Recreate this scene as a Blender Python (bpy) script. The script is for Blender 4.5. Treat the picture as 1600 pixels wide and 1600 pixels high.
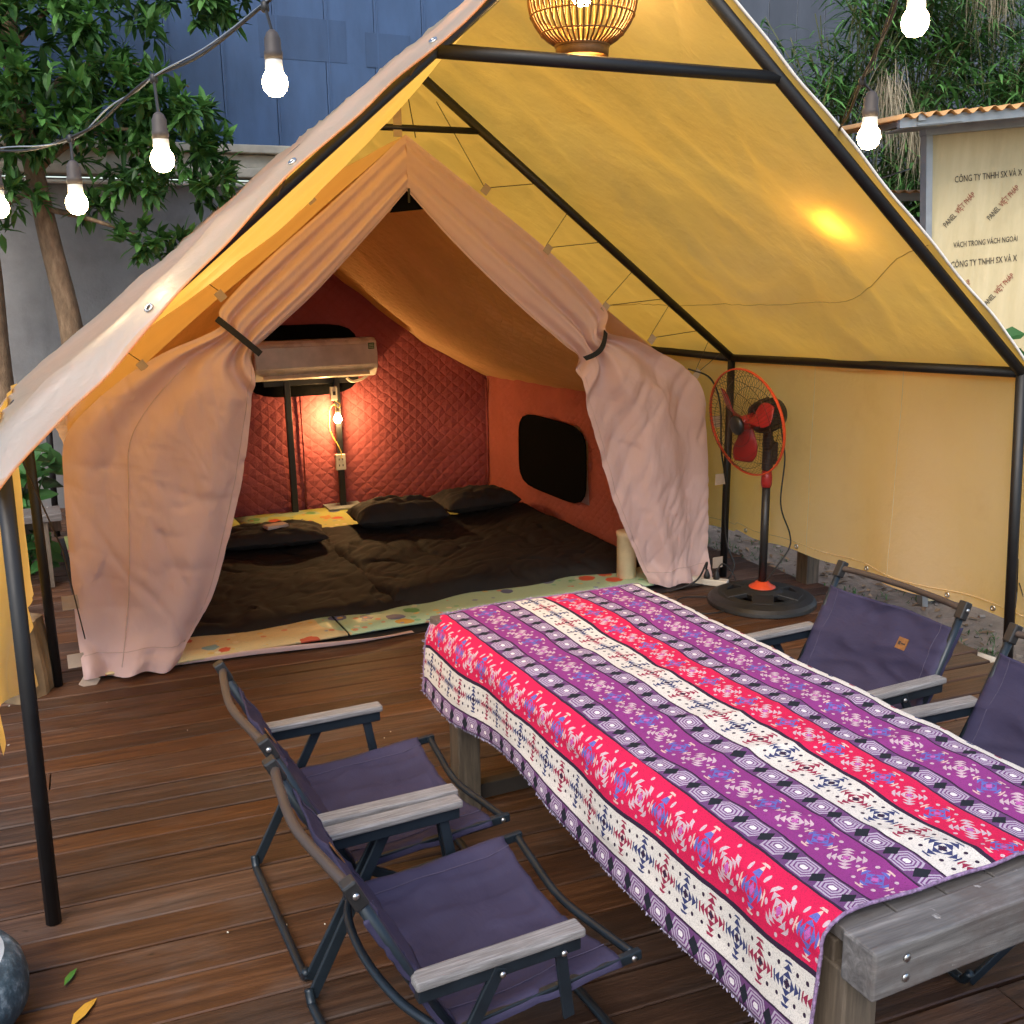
import bpy, math, random
from mathutils import Vector, Matrix, noise
random.seed(7)
S = bpy.context.scene
for o in list(bpy.data.objects): bpy.data.objects.remove(o)
COL = S.collection
R = math.radians
PI = math.pi

# ------------------------------------------------------------------ camera
cd = bpy.data.cameras.new('camera'); cam = bpy.data.objects.new('camera', cd); COL.objects.link(cam)
cd.sensor_width = 36; cd.lens = 37.14; cd.clip_start = 0.05; cd.clip_end = 400
rt = Vector((0.90123, -0.43315, -0.0129)); up = Vector((0.10982, 0.19948, 0.97373)); fw = Vector((0.4192, 0.87897, -0.22734))
cam.matrix_world = Matrix(((rt.x, up.x, -fw.x, -1.9332), (rt.y, up.y, -fw.y, -3.2495), (rt.z, up.z, -fw.z, 1.9774), (0, 0, 0, 1)))
S.camera = cam
# ------------------------------------------------------------------ dusk sky, soft low sun
W = bpy.data.worlds.new('World'); S.world = W; W.use_nodes = True
wn = W.node_tree.nodes; wl = W.node_tree.links; wn.clear()
sky = wn.new('ShaderNodeTexSky'); sky.sky_type = 'NISHITA'; sky.sun_disc = False
SUN_EL, SUN_AZ = 47, 224      # azimuth clockwise from +Y
sky.sun_elevation = R(SUN_EL); sky.sun_rotation = R(SUN_AZ); sky.air_density = 1.2; sky.dust_density = 2.0; sky.ozone_density = 1.6
bg = wn.new('ShaderNodeBackground'); bg.inputs['Strength'].default_value = 0.15
wo = wn.new('ShaderNodeOutputWorld'); wl.new(sky.outputs[0], bg.inputs[0]); wl.new(bg.outputs[0], wo.inputs[0])
sd = bpy.data.lights.new('sun', 'SUN'); sd.energy = 1.5; sd.angle = R(40); sd.color = (1, 0.92, 0.82)
so = bpy.data.objects.new('sun', sd); COL.objects.link(so)
az, el = R(SUN_AZ), R(SUN_EL)
sdir = Vector((math.sin(az) * math.cos(el), math.cos(az) * math.cos(el), math.sin(el)))
so.rotation_euler = sdir.to_track_quat('Z', 'Y').to_euler(); so.location = (0, 0, 20)
S.view_settings.view_transform = 'Standard'; S.view_settings.look = 'None'; S.view_settings.gamma = 1
S.view_settings.exposure = 0.82
S.render.engine = 'CYCLES'
cy = S.cycles; cy.max_bounces = 5; cy.diffuse_bounces = 4; cy.glossy_bounces = 2; cy.transmission_bounces = 4; cy.transparent_max_bounces = 4
cy.caustics_reflective = False; cy.caustics_refractive = False; cy.use_adaptive_sampling = True; cy.adaptive_threshold = .05; cy.sample_clamp_indirect = 6

# ------------------------------------------------------------------ helpers
class MB:
    """collects geometry; build() links it as ONE mesh object"""
    def __init__(s): s.v = []; s.f = []; s.uv = {}
    def add(s, vs, fs):
        b = len(s.v); s.v += [tuple(v) for v in vs]; s.f += [tuple(i + b for i in f) for f in fs]; return s
    def box(s, c, d, rot=None):
        x, y, z = d[0] / 2, d[1] / 2, d[2] / 2
        vs = [Vector(p) for p in ((-x, -y, -z), (x, -y, -z), (x, y, -z), (-x, y, -z), (-x, -y, z), (x, -y, z), (x, y, z), (-x, y, z))]
        if rot is not None: vs = [rot @ v for v in vs]
        c = Vector(c)
        return s.add([v + c for v in vs], [(3, 2, 1, 0), (4, 5, 6, 7), (0, 1, 5, 4), (1, 2, 6, 5), (2, 3, 7, 6), (3, 0, 4, 7)])
    def bar(s, p, q, w, h, upv=(0, 0, 1)):
        p, q = Vector(p), Vector(q); d = q - p; L = d.length; d.normalize()
        u = Vector(upv); sd_ = d.cross(u)
        if sd_.length < 1e-4: sd_ = d.cross(Vector((1, 0, 0)))
        sd_.normalize(); u = sd_.cross(d)
        return s.box((p + q) / 2, (L, w, h), Matrix((d, -sd_, u)).transposed() if False else Matrix(((d.x, sd_.x, u.x), (d.y, sd_.y, u.y), (d.z, sd_.z, u.z))))
    def tube(s, pts, r, n=8, cap=True, closed=False):
        pts = [Vector(p) for p in pts]; m = len(pts)
        rs = r if isinstance(r, (list, tuple)) else [r] * m
        b = len(s.v); prev = None
        for i, p in enumerate(pts):
            if closed: t = pts[(i + 1) % m] - pts[i - 1]
            else: t = pts[min(i + 1, m - 1)] - pts[max(i - 1, 0)]
            t.normalize()
            if prev is None:
                a = Vector((0, 0, 1)) if abs(t.z) < .9 else Vector((1, 0, 0))
                nn = t.cross(a).normalized()
            else:
                nn = (prev - t * prev.dot(t))
                nn = nn.normalized() if nn.length > 1e-6 else t.orthogonal().normalized()
            prev = nn; bb = t.cross(nn)
            for k in range(n):
                a = 2 * PI * k / n
                s.v.append(tuple(p + (nn * math.cos(a) + bb * math.sin(a)) * rs[i]))
        for i in range(m if closed else m - 1):
            j = (i + 1) % m
            for k in range(n):
                s.f.append((b + i * n + k, b + i * n + (k + 1) % n, b + j * n + (k + 1) % n, b + j * n + k))
        if cap and not closed:
            s.f.append(tuple(b + k for k in reversed(range(n)))); s.f.append(tuple(b + (m - 1) * n + k for k in range(n)))
        return s
    def lathe(s, prof, n=24, o=(0, 0, 0), ax=None, close=False):
        """prof = [(r,h)], revolved about axis ax (Vector) through o"""
        o = Vector(o); ax = Vector(ax or (0, 0, 1)).normalized(); a1 = ax.orthogonal().normalized(); a2 = ax.cross(a1)
        b = len(s.v); m = len(prof)
        for r, h in prof:
            for k in range(n):
                t = 2 * PI * k / n
                s.v.append(tuple(o + ax * h + (a1 * math.cos(t) + a2 * math.sin(t)) * r))
        for i in range(m if close else m - 1):
            j = (i + 1) % m
            for k in range(n):
                s.f.append((b + i * n + k, b + i * n + (k + 1) % n, b + j * n + (k + 1) % n, b + j * n + k))
        if not close:
            s.f.append(tuple(b + k for k in reversed(range(n)))); s.f.append(tuple(b + (m - 1) * n + k for k in range(n)))
        return s
    def grid(s, fn, nu, nv):
        b = len(s.v)
        for i in range(nu + 1):
            for j in range(nv + 1): s.v.append(tuple(fn(i / nu, j / nv)))
        for i in range(nu):
            for j in range(nv):
                a = b + i * (nv + 1) + j
                s.f.append((a, a + nv + 1, a + nv + 2, a + 1))
        return s
    def build(s, name, m, parent=None, off=None, smooth=False, bevel=0, solid=0, uvfn=None, sub=0):
        me = bpy.data.meshes.new(name)
        vs = s.v if off is None else [(v[0] - off[0], v[1] - off[1], v[2] - off[2]) for v in s.v]
        me.from_pydata(vs, [], s.f); me.update()
        if smooth:
            for p in me.polygons: p.use_smooth = True
        if uvfn:
            l = me.uv_layers.new(name='UVMap')
            for lp in me.loops: l.data[lp.index].uv = uvfn(s.v[lp.vertex_index], lp.vertex_index)
        o = bpy.data.objects.new(name, me); COL.objects.link(o)
        if m is not None: me.materials.append(m)
        if parent: o.parent = parent
        if solid:
            md = o.modifiers.new('solid', 'SOLIDIFY'); md.thickness = solid; md.offset = 0
        if bevel:
            md = o.modifiers.new('bevel', 'BEVEL'); md.width = bevel; md.segments = 2; md.limit_method = 'ANGLE'; md.angle_limit = R(40)
        if sub:
            md = o.modifiers.new('sub', 'SUBSURF'); md.levels = sub; md.render_levels = sub
        return o
def tag(o, label=None, cat=None, group=None, kind=None):
    if label: o['label'] = label
    if cat: o['category'] = cat
    if group: o['group'] = group
    if kind: o['kind'] = kind
    return o
def empty(name, loc, label, cat, group=None, rz=0):
    o = bpy.data.objects.new(name, None); COL.objects.link(o); o.location = loc; o.rotation_euler = (0, 0, rz)
    o.empty_display_size = .1
    return tag(o, label, cat, group)
def copy_tree(o, parent=None):
    c = o.copy(); COL.objects.link(c); c.parent = parent
    for ch in list(o.children): copy_tree(ch, c)
    return c
def lerp(a, b, t): return a + (b - a) * t
def vl(a, b, t): return Vector(a).lerp(Vector(b), t)
def sst(a, b, x):
    t = max(0, min(1, (x - a) / (b - a))); return t * t * (3 - 2 * t)
def nz(x, y, z=0): return noise.noise(Vector((x, y, z)))
def spline(pts, n):
    """Catmull-Rom through pts"""
    P = [Vector(p) for p in pts]; out = []
    for i in range(len(P) - 1):
        p0 = P[max(i - 1, 0)]; p1 = P[i]; p2 = P[i + 1]; p3 = P[min(i + 2, len(P) - 1)]
        for k in range(n):
            t = k / n
            out.append(.5 * ((2 * p1) + (p2 - p0) * t + (2 * p0 - 5 * p1 + 4 * p2 - p3) * t * t + (3 * p1 - p0 - 3 * p2 + p3) * t ** 3))
    out.append(P[-1]); return out
def curve_at(pts):
    """pts [(t, x, z)] -> interpolating function t -> (x,z), smooth"""
    def f(t):
        for i in range(len(pts) - 1):
            a, b = pts[i], pts[i + 1]
            if t <= b[0] or i == len(pts) - 2:
                p0 = pts[max(i - 1, 0)]; p3 = pts[min(i + 2, len(pts) - 1)]
                h = b[0] - a[0]; s = (t - a[0]) / h
                r = []
                for k in (1, 2):
                    m1 = (b[k] - p0[k]) / max(b[0] - p0[0], 1e-6) * h; m2 = (p3[k] - a[k]) / max(p3[0] - a[0], 1e-6) * h
                    r.append((2 * s**3 - 3 * s**2 + 1) * a[k] + (s**3 - 2 * s**2 + s) * m1 + (-2 * s**3 + 3 * s**2) * b[k] + (s**3 - s**2) * m2)
                return r
    return f

# ---- node expressions: Ex wraps a socket, operators add Math nodes
class Ex:
    def __init__(s, nt, k): s.nt = nt; s.k = k
    def op(s, o, *a):
        n = s.nt.nodes.new('ShaderNodeMath'); n.operation = o
        for i, x in enumerate((s,) + a):
            if isinstance(x, Ex): s.nt.links.new(x.k, n.inputs[i])
            else: n.inputs[i].default_value = x
        return Ex(s.nt, n.outputs[0])
    def __add__(s, o): return s.op('ADD', o)
    __radd__ = __add__
    def __sub__(s, o): return s.op('SUBTRACT', o)
    def __rsub__(s, o): return (s * -1) + o
    def __mul__(s, o): return s.op('MULTIPLY', o)
    __rmul__ = __mul__
    def __truediv__(s, o): return s.op('DIVIDE', o)
    def lt(s, o): return s.op('LESS_THAN', o)
    def gt(s, o): return s.op('GREATER_THAN', o)
    def abs(s): return s.op('ABSOLUTE')
    def fract(s): return s.op('FRACT')
    def floor(s): return s.op('FLOOR')
    def min(s, o): return s.op('MINIMUM', o)
    def max(s, o): return s.op('MAXIMUM', o)
    def sin(s): return s.op('SINE')
    def mod(s, o): return s.op('FLOORED_MODULO', o)
    def clamp(s):
        r = s.op('ADD', 0.0); r.k.node.use_clamp = True; return r
class Mat:
    def __init__(s, name):
        s.m = bpy.data.materials.new(name); s.m.use_nodes = True; s.nt = s.m.node_tree; s.nt.nodes.clear()
        s.out = s.nt.nodes.new('ShaderNodeOutputMaterial'); s.tc = s.nt.nodes.new('ShaderNodeTexCoord')
    def n(s, t, **k):
        nd = s.nt.nodes.new(t)
        for a, b in k.items(): setattr(nd, a, b)
        return nd
    def l(s, a, b): s.nt.links.new(a.k if isinstance(a, Ex) else a, b)
    def co(s, kind='Object', scale=(1, 1, 1), loc=(0, 0, 0), rot=(0, 0, 0)):
        mp = s.n('ShaderNodeMapping'); mp.inputs['Scale'].default_value = scale; mp.inputs['Location'].default_value = loc; mp.inputs['Rotation'].default_value = rot
        s.l(s.tc.outputs[kind], mp.inputs[0]); return mp.outputs[0]
    def xyz(s, v):
        x = s.n('ShaderNodeSeparateXYZ'); s.l(v, x.inputs[0]); return [Ex(s.nt, o) for o in x.outputs]
    def noise(s, co, scale=5, detail=4, rough=.55, dist=0):
        t = s.n('ShaderNodeTexNoise'); t.inputs['Scale'].default_value = scale; t.inputs['Detail'].default_value = detail
        t.inputs['Roughness'].default_value = rough; t.inputs['Distortion'].default_value = dist
        if co is not None: s.l(co, t.inputs['Vector'])
        return t.outputs['Fac']
    def ramp(s, fac, stops, interp='LINEAR'):
        r = s.n('ShaderNodeValToRGB'); r.color_ramp.interpolation = interp; e = r.color_ramp.elements
        while len(e) < len(stops): e.new(.5)
        for k, (p, c) in enumerate(stops): e[k].position = p; e[k].color = (*c, 1)
        s.l(fac, r.inputs[0]); return r.outputs[0]
    def mix(s, fac, a, b, mode='MIX'):
        m = s.n('ShaderNodeMix', data_type='RGBA', blend_type=mode)
        for x, i in ((fac, 0), (a, 6), (b, 7)):
            if isinstance(x, (int, float)): m.inputs[i].default_value = x
            elif isinstance(x, tuple): m.inputs[i].default_value = (*x, 1)
            else: s.l(x, m.inputs[i])
        return m.outputs[2]
    def bump(s, h, st=.3, d=.01, prev=None):
        b = s.n('ShaderNodeBump'); b.inputs['Strength'].default_value = st; b.inputs['Distance'].default_value = d
        s.l(h, b.inputs['Height'])
        if prev is not None: s.l(prev, b.inputs['Normal'])
        return b.outputs[0]
    def pr(s, col, rough=.6, metal=0, normal=None, spec=.5, **kw):
        p = s.n('ShaderNodeBsdfPrincipled')
        for v, i in ((col, 'Base Color'), (rough, 'Roughness'), (metal, 'Metallic'), (spec, 'Specular IOR Level')):
            if isinstance(v, (int, float)): p.inputs[i].default_value = v
            elif isinstance(v, tuple): p.inputs[i].default_value = (*v, 1)
            else: s.l(v, p.inputs[i])
        if normal is not None: s.l(normal, p.inputs['Normal'])
        for k, v in kw.items(): p.inputs[k].default_value = v
        s.l(p.outputs[0], s.out.inputs[0]); s.p = p; return s.m
    def cloth(s, col, tcol, t=.4, rough=.9, normal=None, gloss=0, grough=.35):
        """diffuse reflection + light coming through the cloth"""
        d = s.n('ShaderNodeBsdfDiffuse'); tr = s.n('ShaderNodeBsdfTranslucent'); mx = s.n('ShaderNodeMixShader')
        for v, nd in ((col, d), (tcol, tr)):
            if isinstance(v, tuple): nd.inputs[0].default_value = (*v, 1)
            else: s.l(v, nd.inputs[0])
            if normal is not None: s.l(normal, nd.inputs['Normal'])
        mx.inputs[0].default_value = t; s.l(d.outputs[0], mx.inputs[1]); s.l(tr.outputs[0], mx.inputs[2])
        o = mx.outputs[0]
        if gloss:
            g = s.n('ShaderNodeBsdfGlossy'); g.inputs['Roughness'].default_value = grough; fr = s.n('ShaderNodeFresnel'); fr.inputs[0].default_value = 1.45
            if normal is not None: s.l(normal, g.inputs['Normal'])
            m2 = s.n('ShaderNodeMixShader'); f = Ex(s.nt, fr.outputs[0]) * gloss
            s.l(f, m2.inputs[0]); s.l(o, m2.inputs[1]); s.l(g.outputs[0], m2.inputs[2]); o = m2.outputs[0]
        s.l(o, s.out.inputs[0]); return s.m
def plain(name, col, rough=.6, metal=0, var=.15, scale=8, bump=0, bscale=60):
    M = Mat(name); c = M.co(); f = M.noise(c, scale, 5)
    lo = tuple(x * (1 - var) for x in col); hi = tuple(min(1, x * (1 + var)) for x in col)
    cl = M.ramp(f, [(.3, lo), (.7, hi)])
    nm = M.bump(M.noise(c, bscale, 3), bump, .002) if bump else None
    rr = Ex(M.nt, f) * .2 + (rough - .1)
    return M.pr(cl, rr, metal, nm)
def emit(name, col, st):
    M = Mat(name); e = M.n('ShaderNodeEmission'); e.inputs[0].default_value = (*col, 1); e.inputs[1].default_value = st
    M.l(e.outputs[0], M.out.inputs[0]); return M.m

# ------------------------------------------------------------------ materials
def m_wood_deck():
    M = Mat('deck_wood'); oi = M.n('ShaderNodeObjectInfo'); rnd = Ex(M.nt, oi.outputs['Random'])
    cx = M.n('ShaderNodeCombineXYZ'); M.l(rnd * 37, cx.inputs[0]); M.l(rnd * 91, cx.inputs[1]); M.l(rnd * 13, cx.inputs[2])
    va = M.n('ShaderNodeVectorMath', operation='ADD'); M.l(M.tc.outputs['Object'], va.inputs[0]); M.l(cx.outputs[0], va.inputs[1])
    def co(sc):
        mp = M.n('ShaderNodeMapping'); mp.inputs['Scale'].default_value = sc; M.l(va.outputs[0], mp.inputs[0]); return mp.outputs[0]
    g1 = M.noise(co((.7, 14, 6)), 3, 4, .62, .6)
    g2 = M.noise(co((1.5, 60, 20)), 4, 2, .6)
    bl = M.noise(co((1.1, 2.2, 1)), 2.2, 5, .6)
    kn = M.noise(co((2.5, 9, 3)), 3.5, 3, .5, 1.5)
    c = M.ramp(g1, [(.28, (.030, .0115, .0055)), (.5, (.076, .032, .0145)), (.72, (.140, .064, .030))])
    c = M.mix(Ex(M.nt, g2) * .5, c, (.030, .015, .010))
    f = (Ex(M.nt, bl) - .5) * 3.0
    c = M.mix(f.clamp(), c, M.ramp(g1, [(.3, (.050, .034, .026)), (.7, (.12, .086, .068))]))      # worn grey patches
    c = M.mix(((Ex(M.nt, kn) - .66) * 9).clamp(), c, (.018, .009, .006))
    tint = M.n('ShaderNodeHueSaturation'); M.l(c, tint.inputs['Color']); M.l(rnd * .7 + .65, tint.inputs['Value']); M.l(rnd.op('MULTIPLY', 7.3).fract() * .3 + .85, tint.inputs['Saturation'])
    h = Ex(M.nt, g1) * .7 + Ex(M.nt, g2) * .5
    n = M.bump(h, .55, .006)
    r = Ex(M.nt, bl) * .35 + .36
    return M.pr(tint.outputs[0], r, 0, n, .4)
WOOD = m_wood_deck()
def m_table_wood():
    M = Mat('grey_wood'); g = M.noise(M.co('Object', (1.2, 16, 16)), 3, 6, .65, .5); b = M.noise(M.co(), 6, 6, .65); st = M.noise(M.co(), 14, 4, .7)
    c = M.ramp(g, [(.3, (.065, .060, .060)), (.55, (.135, .128, .125)), (.75, (.23, .22, .215))])
    c = M.mix(((Ex(M.nt, b) - .5) * 4).clamp(), c, (.085, .062, .055))
    c = M.mix(((Ex(M.nt, st) - .66) * 9).clamp(), c, (.55, .54, .52))
    return M.pr(c, .6, 0, M.bump(g, .5, .004))
TWOOD = m_table_wood()
def m_leg_wood():
    M = Mat('leg_wood'); g = M.noise(M.co('Object', (14, 14, 1.2)), 3, 6, .65, .4)
    c = M.ramp(g, [(.3, (.05, .038, .028)), (.55, (.115, .09, .066)), (.75, (.19, .15, .11))])
    return M.pr(c, .65, 0, M.bump(g, .5, .004))
LWOOD = m_leg_wood()
def m_arm_wood():
    M = Mat('arm_wood'); g = M.noise(M.co('Object', (2, 45, 30)), 4, 6, .7, .3)
    c = M.ramp(g, [(.3, (.10, .092, .09)), (.5, (.19, .182, .18)), (.7, (.31, .30, .30))])
    return M.pr(c, .7, 0, M.bump(g, .6, .003))
AWOOD = m_arm_wood()
def m_canopy(name='canopy_vinyl'):
    M = Mat(name); c = M.co(); f = M.noise(c, 1.3, 3, .55); w = M.noise(c, 260, 1, .5)
    wr = M.noise(M.co('Object', (1, 1, .5)), 5, 4, .55); dirt = M.noise(c, 3.5, 5, .7); cre = M.noise(M.co('Object', (.5, 2.2, 2.2), rot=(R(8), R(38), 0)), 4, 4, .6)
    col = M.ramp(f, [(.3, (.86, .745, .54)), (.7, (.90, .80, .61))])
    col = M.mix(((Ex(M.nt, dirt) - .58) * 1.6).clamp(), col, (.62, .50, .33))
    tc0 = M.ramp(f, [(.3, (.99, .49, .055)), (.7, (.99, .535, .075))])
    tc = M.mix(((Ex(M.nt, dirt) - .54) * 2.2).clamp() * .55, tc0, (.85, .38, .05))
    n = M.bump(w, .12, .0015); n = M.bump(wr, .45, .02, n); n = M.bump((Ex(M.nt, cre) - .5).abs(), .28, .02, n)
    return M.cloth(col, tc, 0.75, normal=n, gloss=.22, grough=.38)
CANOPY = m_canopy()
def m_pink():
    M = Mat('pink_canvas'); c = M.co(); f = M.noise(c, 1.6, 3, .55); w = M.noise(c, 300, 1, .5)
    wr = M.noise(M.co('Object', (1, 1, .55), rot=(0, R(22), 0)), 6, 4, .6); st = M.noise(c, 2.2, 4, .7)
    col = M.ramp(f, [(.3, (.69, .51, .50)), (.7, (.76, .575, .56))])
    col = M.mix(((Ex(M.nt, st) - .64) * 2.5).clamp(), col, (.36, .24, .21))
    n = M.bump(w, .15, .001); n = M.bump(wr, .35, .02, n)
    return M.cloth(col, (.85, .56, .50), .26, normal=n)
PINK = m_pink()
def m_quilt(name, col, tcol, t, s=.075, ax=('x', 'z')):
    M = Mat(name); X = dict(zip('xyz', M.xyz(M.tc.outputs['Object']))); wob = Ex(M.nt, M.noise(M.co(), 2.4, 4)) * .10
    a, b = X[ax[0]] + wob, X[ax[1]] * 1.15 + wob
    d1 = (((a + b) / s).fract() - .5).abs(); d2 = (((a - b) / s).fract() - .5).abs()
    pf = lambda d: (.5 - d).op('POWER', .55)
    h = pf(d1).min(pf(d2))
    wr = M.noise(M.co(), 26, 5, .65, .7)
    f = M.noise(M.co(), 2.5, 5)
    c = M.ramp(f, [(.3, tuple(x * .85 for x in col)), (.7, tuple(x * 1.12 for x in col))])
    c = M.mix(((.16 - d1.op('MULTIPLY', -1.0) - .5 - .16) * 0 + (d1.max(d2) - .46) * 12).clamp() * .35, c, tuple(x * .55 for x in col))
    n = M.bump(h, .6, .018); n = M.bump(wr, .5, .014, n)
    return M.cloth(c, tcol, t, normal=n)
Q_BACK = m_quilt('quilt_maroon', (.36, .10, .105), (.5, .1, .06), .12, .115)
Q_SIDE = m_quilt('quilt_backlit_orange', (.52, .165, .13), (.85, .26, .16), .28, .085, ('y', 'z'))  # same quilt as the back lining; light coming through is painted in as orange
Q_ROOF = m_quilt('quilt_ochre', (.72, .47, .26), (.85, .52, .22), .34, .07, ('y', 'z'))
BLACK = plain('black_paint', (.006, .006, .007), .5, 0, .2, 20)
BLACKP = plain('black_plastic', (.016, .016, .017), .42, 0, .2, 12, .1)
MESHBLK = Mat('black_mesh').pr((.004, .004, .004), .95, 0, None, .05)
STRAP = plain('black_webbing', (.012, .012, .014), .8)
CORD = plain('dark_cord', (.05, .035, .025), .8)
CABLE = plain('black_cable', (.014, .013, .013), .5)
NAVY = plain('navy_frame_paint', (.013, .021, .030), .38, .25, .2, 14)
STEEL = plain('steel', (.6, .6, .6), .3, 1)
def m_seat():
    M = Mat('purple_canvas'); c = M.co(); f = M.noise(c, 4, 5); w = M.noise(c, 420, 2); wr = M.noise(M.co('Object', (1, .6, 1)), 9, 4, .55, .5)
    col = M.ramp(f, [(.3, (.025, .022, .054)), (.7, (.037, .033, .076))])
    n = M.bump(w, .25, .001); n = M.bump(wr, .5, .014, n)
    return M.pr(col, .75, 0, n, .35)
SEAT = m_seat()
LEATHER = plain('tan_leather', (.20, .085, .025), .6, 0, .3, 60)
INK = plain('dark_ink', (.02, .018, .02), .7)
REDINK = plain('red_ink', (.38, .035, .02), .7)
RED = plain('red_plastic', (.35, .02, .02), .35)
ORANGE = plain('orange_plastic', (.62, .065, .018), .35)
WHITEP = plain('white_plastic', (.62, .58, .50), .4)
CREAM = plain('cream_plastic', (.66, .55, .38), .45)
ACBODY = plain('air_conditioner_shell', (.60, .53, .47), .28)
TAB = plain('beige_webbing', (.42, .33, .26), .9)
YWIRE = plain('yellow_wire', (.75, .55, .12), .45)
SOCK = plain('grey_rubber', (.055, .045, .042), .6)
BULBW = plain('bulb_collar', (.75, .72, .66), .4)
B_STRING = emit('string_bulb_glow', (1, .74, .40), 42)
B_TENT = emit('tent_bulb_glow', (1, .60, .24), 480)
B_LAMP = emit('pendant_bulb_glow', (1, .60, .20), 190)
RATTAN = plain('rattan', (.22, .105, .03), .55, 0, .3, 30)
def m_bed():
    M = Mat('dark_bedding'); c = M.co(); f = M.noise(c, 3, 4); w = M.noise(c, 9, 5, .6, .9)
    col = M.ramp(f, [(.3, (.010, .008, .008)), (.7, (.016, .013, .012))])
    return M.pr(col, .8, 0, M.bump(w, .22, .012), .25)
BED = m_bed()
PILLOW = plain('dark_pillow', (.016, .013, .012), .85, 0, .2, 4, .3, 20)
def m_mat():
    M = Mat('printed_foam'); c = M.co(); x, y, z = M.xyz(M.tc.outputs['Object'])
    v = M.n('ShaderNodeTexVoronoi'); v.inputs['Scale'].default_value = 6.5; v.inputs['Randomness'].default_value = .9; M.l(c, v.inputs['Vector'])
    d = Ex(M.nt, v.outputs['Distance']); sh = M.noise(c, 14, 3); dd = d + Ex(M.nt, sh) * .35
    hs = M.n('ShaderNodeSeparateColor'); M.l(v.outputs['Color'], hs.inputs[0]); k = hs.outputs[0]
    big = M.noise(c, 1.1, 3)
    base = M.mix((x + (Ex(M.nt, big) - .5) * .8).gt(-.5), (.62, .50, .27), (.38, .52, .34))
    base = M.mix((y - 3.3).gt(0) * ((Ex(M.nt, big)).gt(.4)), base, (.50, .52, .14))
    ink = M.ramp(k, [(0, (.55, .10, .05)), (.25, (.12, .32, .12)), (.5, (.10, .12, .22)), (.68, (.55, .30, .06)), (.85, (.20, .36, .42))], 'CONSTANT')
    c2 = M.mix(dd.lt(.52) * Ex(M.nt, hs.outputs[1]).gt(.25), base, ink)
    v2 = M.n('ShaderNodeTexVoronoi'); v2.inputs['Scale'].default_value = 17; M.l(c, v2.inputs['Vector'])
    h2 = M.n('ShaderNodeSeparateColor'); M.l(v2.outputs['Color'], h2.inputs[0])
    ink2 = M.ramp(h2.outputs[0], [(0, (.60, .16, .08)), (.2, (.15, .40, .22)), (.4, (.70, .62, .45)), (.6, (.16, .22, .36)), (.8, (.66, .42, .10))], 'CONSTANT')
    c2 = M.mix((Ex(M.nt, v2.outputs['Distance']) + Ex(M.nt, sh) * .3).lt(.46) * Ex(M.nt, h2.outputs[1]).gt(.55) * .8, c2, ink2)
    fine = Ex(M.nt, M.noise(M.co('Object', (1, 6, 1)), 30, 2)).gt(.62) * dd.gt(.5)
    c2 = M.mix(fine * .5, c2, (.30, .36, .24))
    return M.pr(c2, .45, 0, M.bump(M.noise(c, 60, 2), .2, .002))
MATF = m_mat()
def m_concrete():
    M = Mat('old_concrete'); c = M.co(); f = M.noise(c, 1.1, 8, .65); g = M.noise(M.co('Object', (1.2, 1, .35)), 3, 6, .7); h = M.noise(c, 40, 4)
    col = M.ramp(f, [(.3, (.19, .185, .185)), (.55, (.31, .305, .305)), (.75, (.42, .415, .41))])
    col = M.mix(((Ex(M.nt, g) - .55) * 3).clamp() * .7, col, (.13, .125, .125))
    return M.pr(col, .85, 0, M.bump(h, .3, .006))
CONC = m_concrete()
PLASTER = plain('cream_plaster', (.50, .45, .36), .8, 0, .25, 5, .2)
def m_metal(name, col, lo=.8):
    M = Mat(name); c = M.co(); oi = M.n('ShaderNodeObjectInfo'); rnd = Ex(M.nt, oi.outputs['Random']); f = M.noise(M.co('Object', (2, 2, .6)), 2, 7, .65); s_ = M.noise(c, 18, 5, .7)
    cl = M.ramp(f, [(.3, tuple(x * lo for x in col)), (.7, tuple(min(1, x * 1.15) for x in col))])
    cl = M.mix(((Ex(M.nt, s_) - .64) * 5).clamp() * .4, cl, tuple(x * 1.5 for x in col))
    hv = M.n('ShaderNodeHueSaturation'); M.l(cl, hv.inputs['Color']); M.l(rnd * .25 + .88, hv.inputs['Value'])
    return M.pr(hv.outputs[0], .5, .1, M.bump(f, .25, .02))
MET_L = m_metal('blue_grey_sheet', (.046, .088, .180)); MET_R = m_metal('charcoal_sheet', (.085, .095, .12)); SEAM = plain('pale_seam', (.35, .37, .42), .5)
def m_bark():
    M = Mat('bark'); f = M.noise(M.co('Object', (5, 5, 1.6)), 5, 6, .65); g = M.noise(M.co('Object', (30, 30, 8)), 4, 4)
    col = M.ramp(f, [(.3, (.12, .075, .042)), (.55, (.24, .155, .088)), (.75, (.35, .24, .145))])
    return M.pr(col, .85, 0, M.bump(g, .6, .01))
BARK = m_bark()
def m_leaf(name, a, b, t=.3, rough=.38):
    M = Mat(name); g = M.n('ShaderNodeNewGeometry'); c = M.ramp(g.outputs['Random Per Island'], [(0, a), (.7, b), (1, tuple(min(1, x * 1.5) for x in b))])
    p = M.n('ShaderNodeBsdfPrincipled'); M.l(c, p.inputs['Base Color']); p.inputs['Roughness'].default_value = rough; p.inputs['Specular IOR Level'].default_value = .4
    tr = M.n('ShaderNodeBsdfTranslucent'); M.l(c, tr.inputs[0]); mx = M.n('ShaderNodeMixShader'); mx.inputs[0].default_value = t
    M.l(p.outputs[0], mx.inputs[1]); M.l(tr.outputs[0], mx.inputs[2]); M.l(mx.outputs[0], M.out.inputs[0]); return M.m
LEAF = m_leaf('tree_leaf', (.020, .060, .016), (.075, .19, .040), .32, .5)
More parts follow.
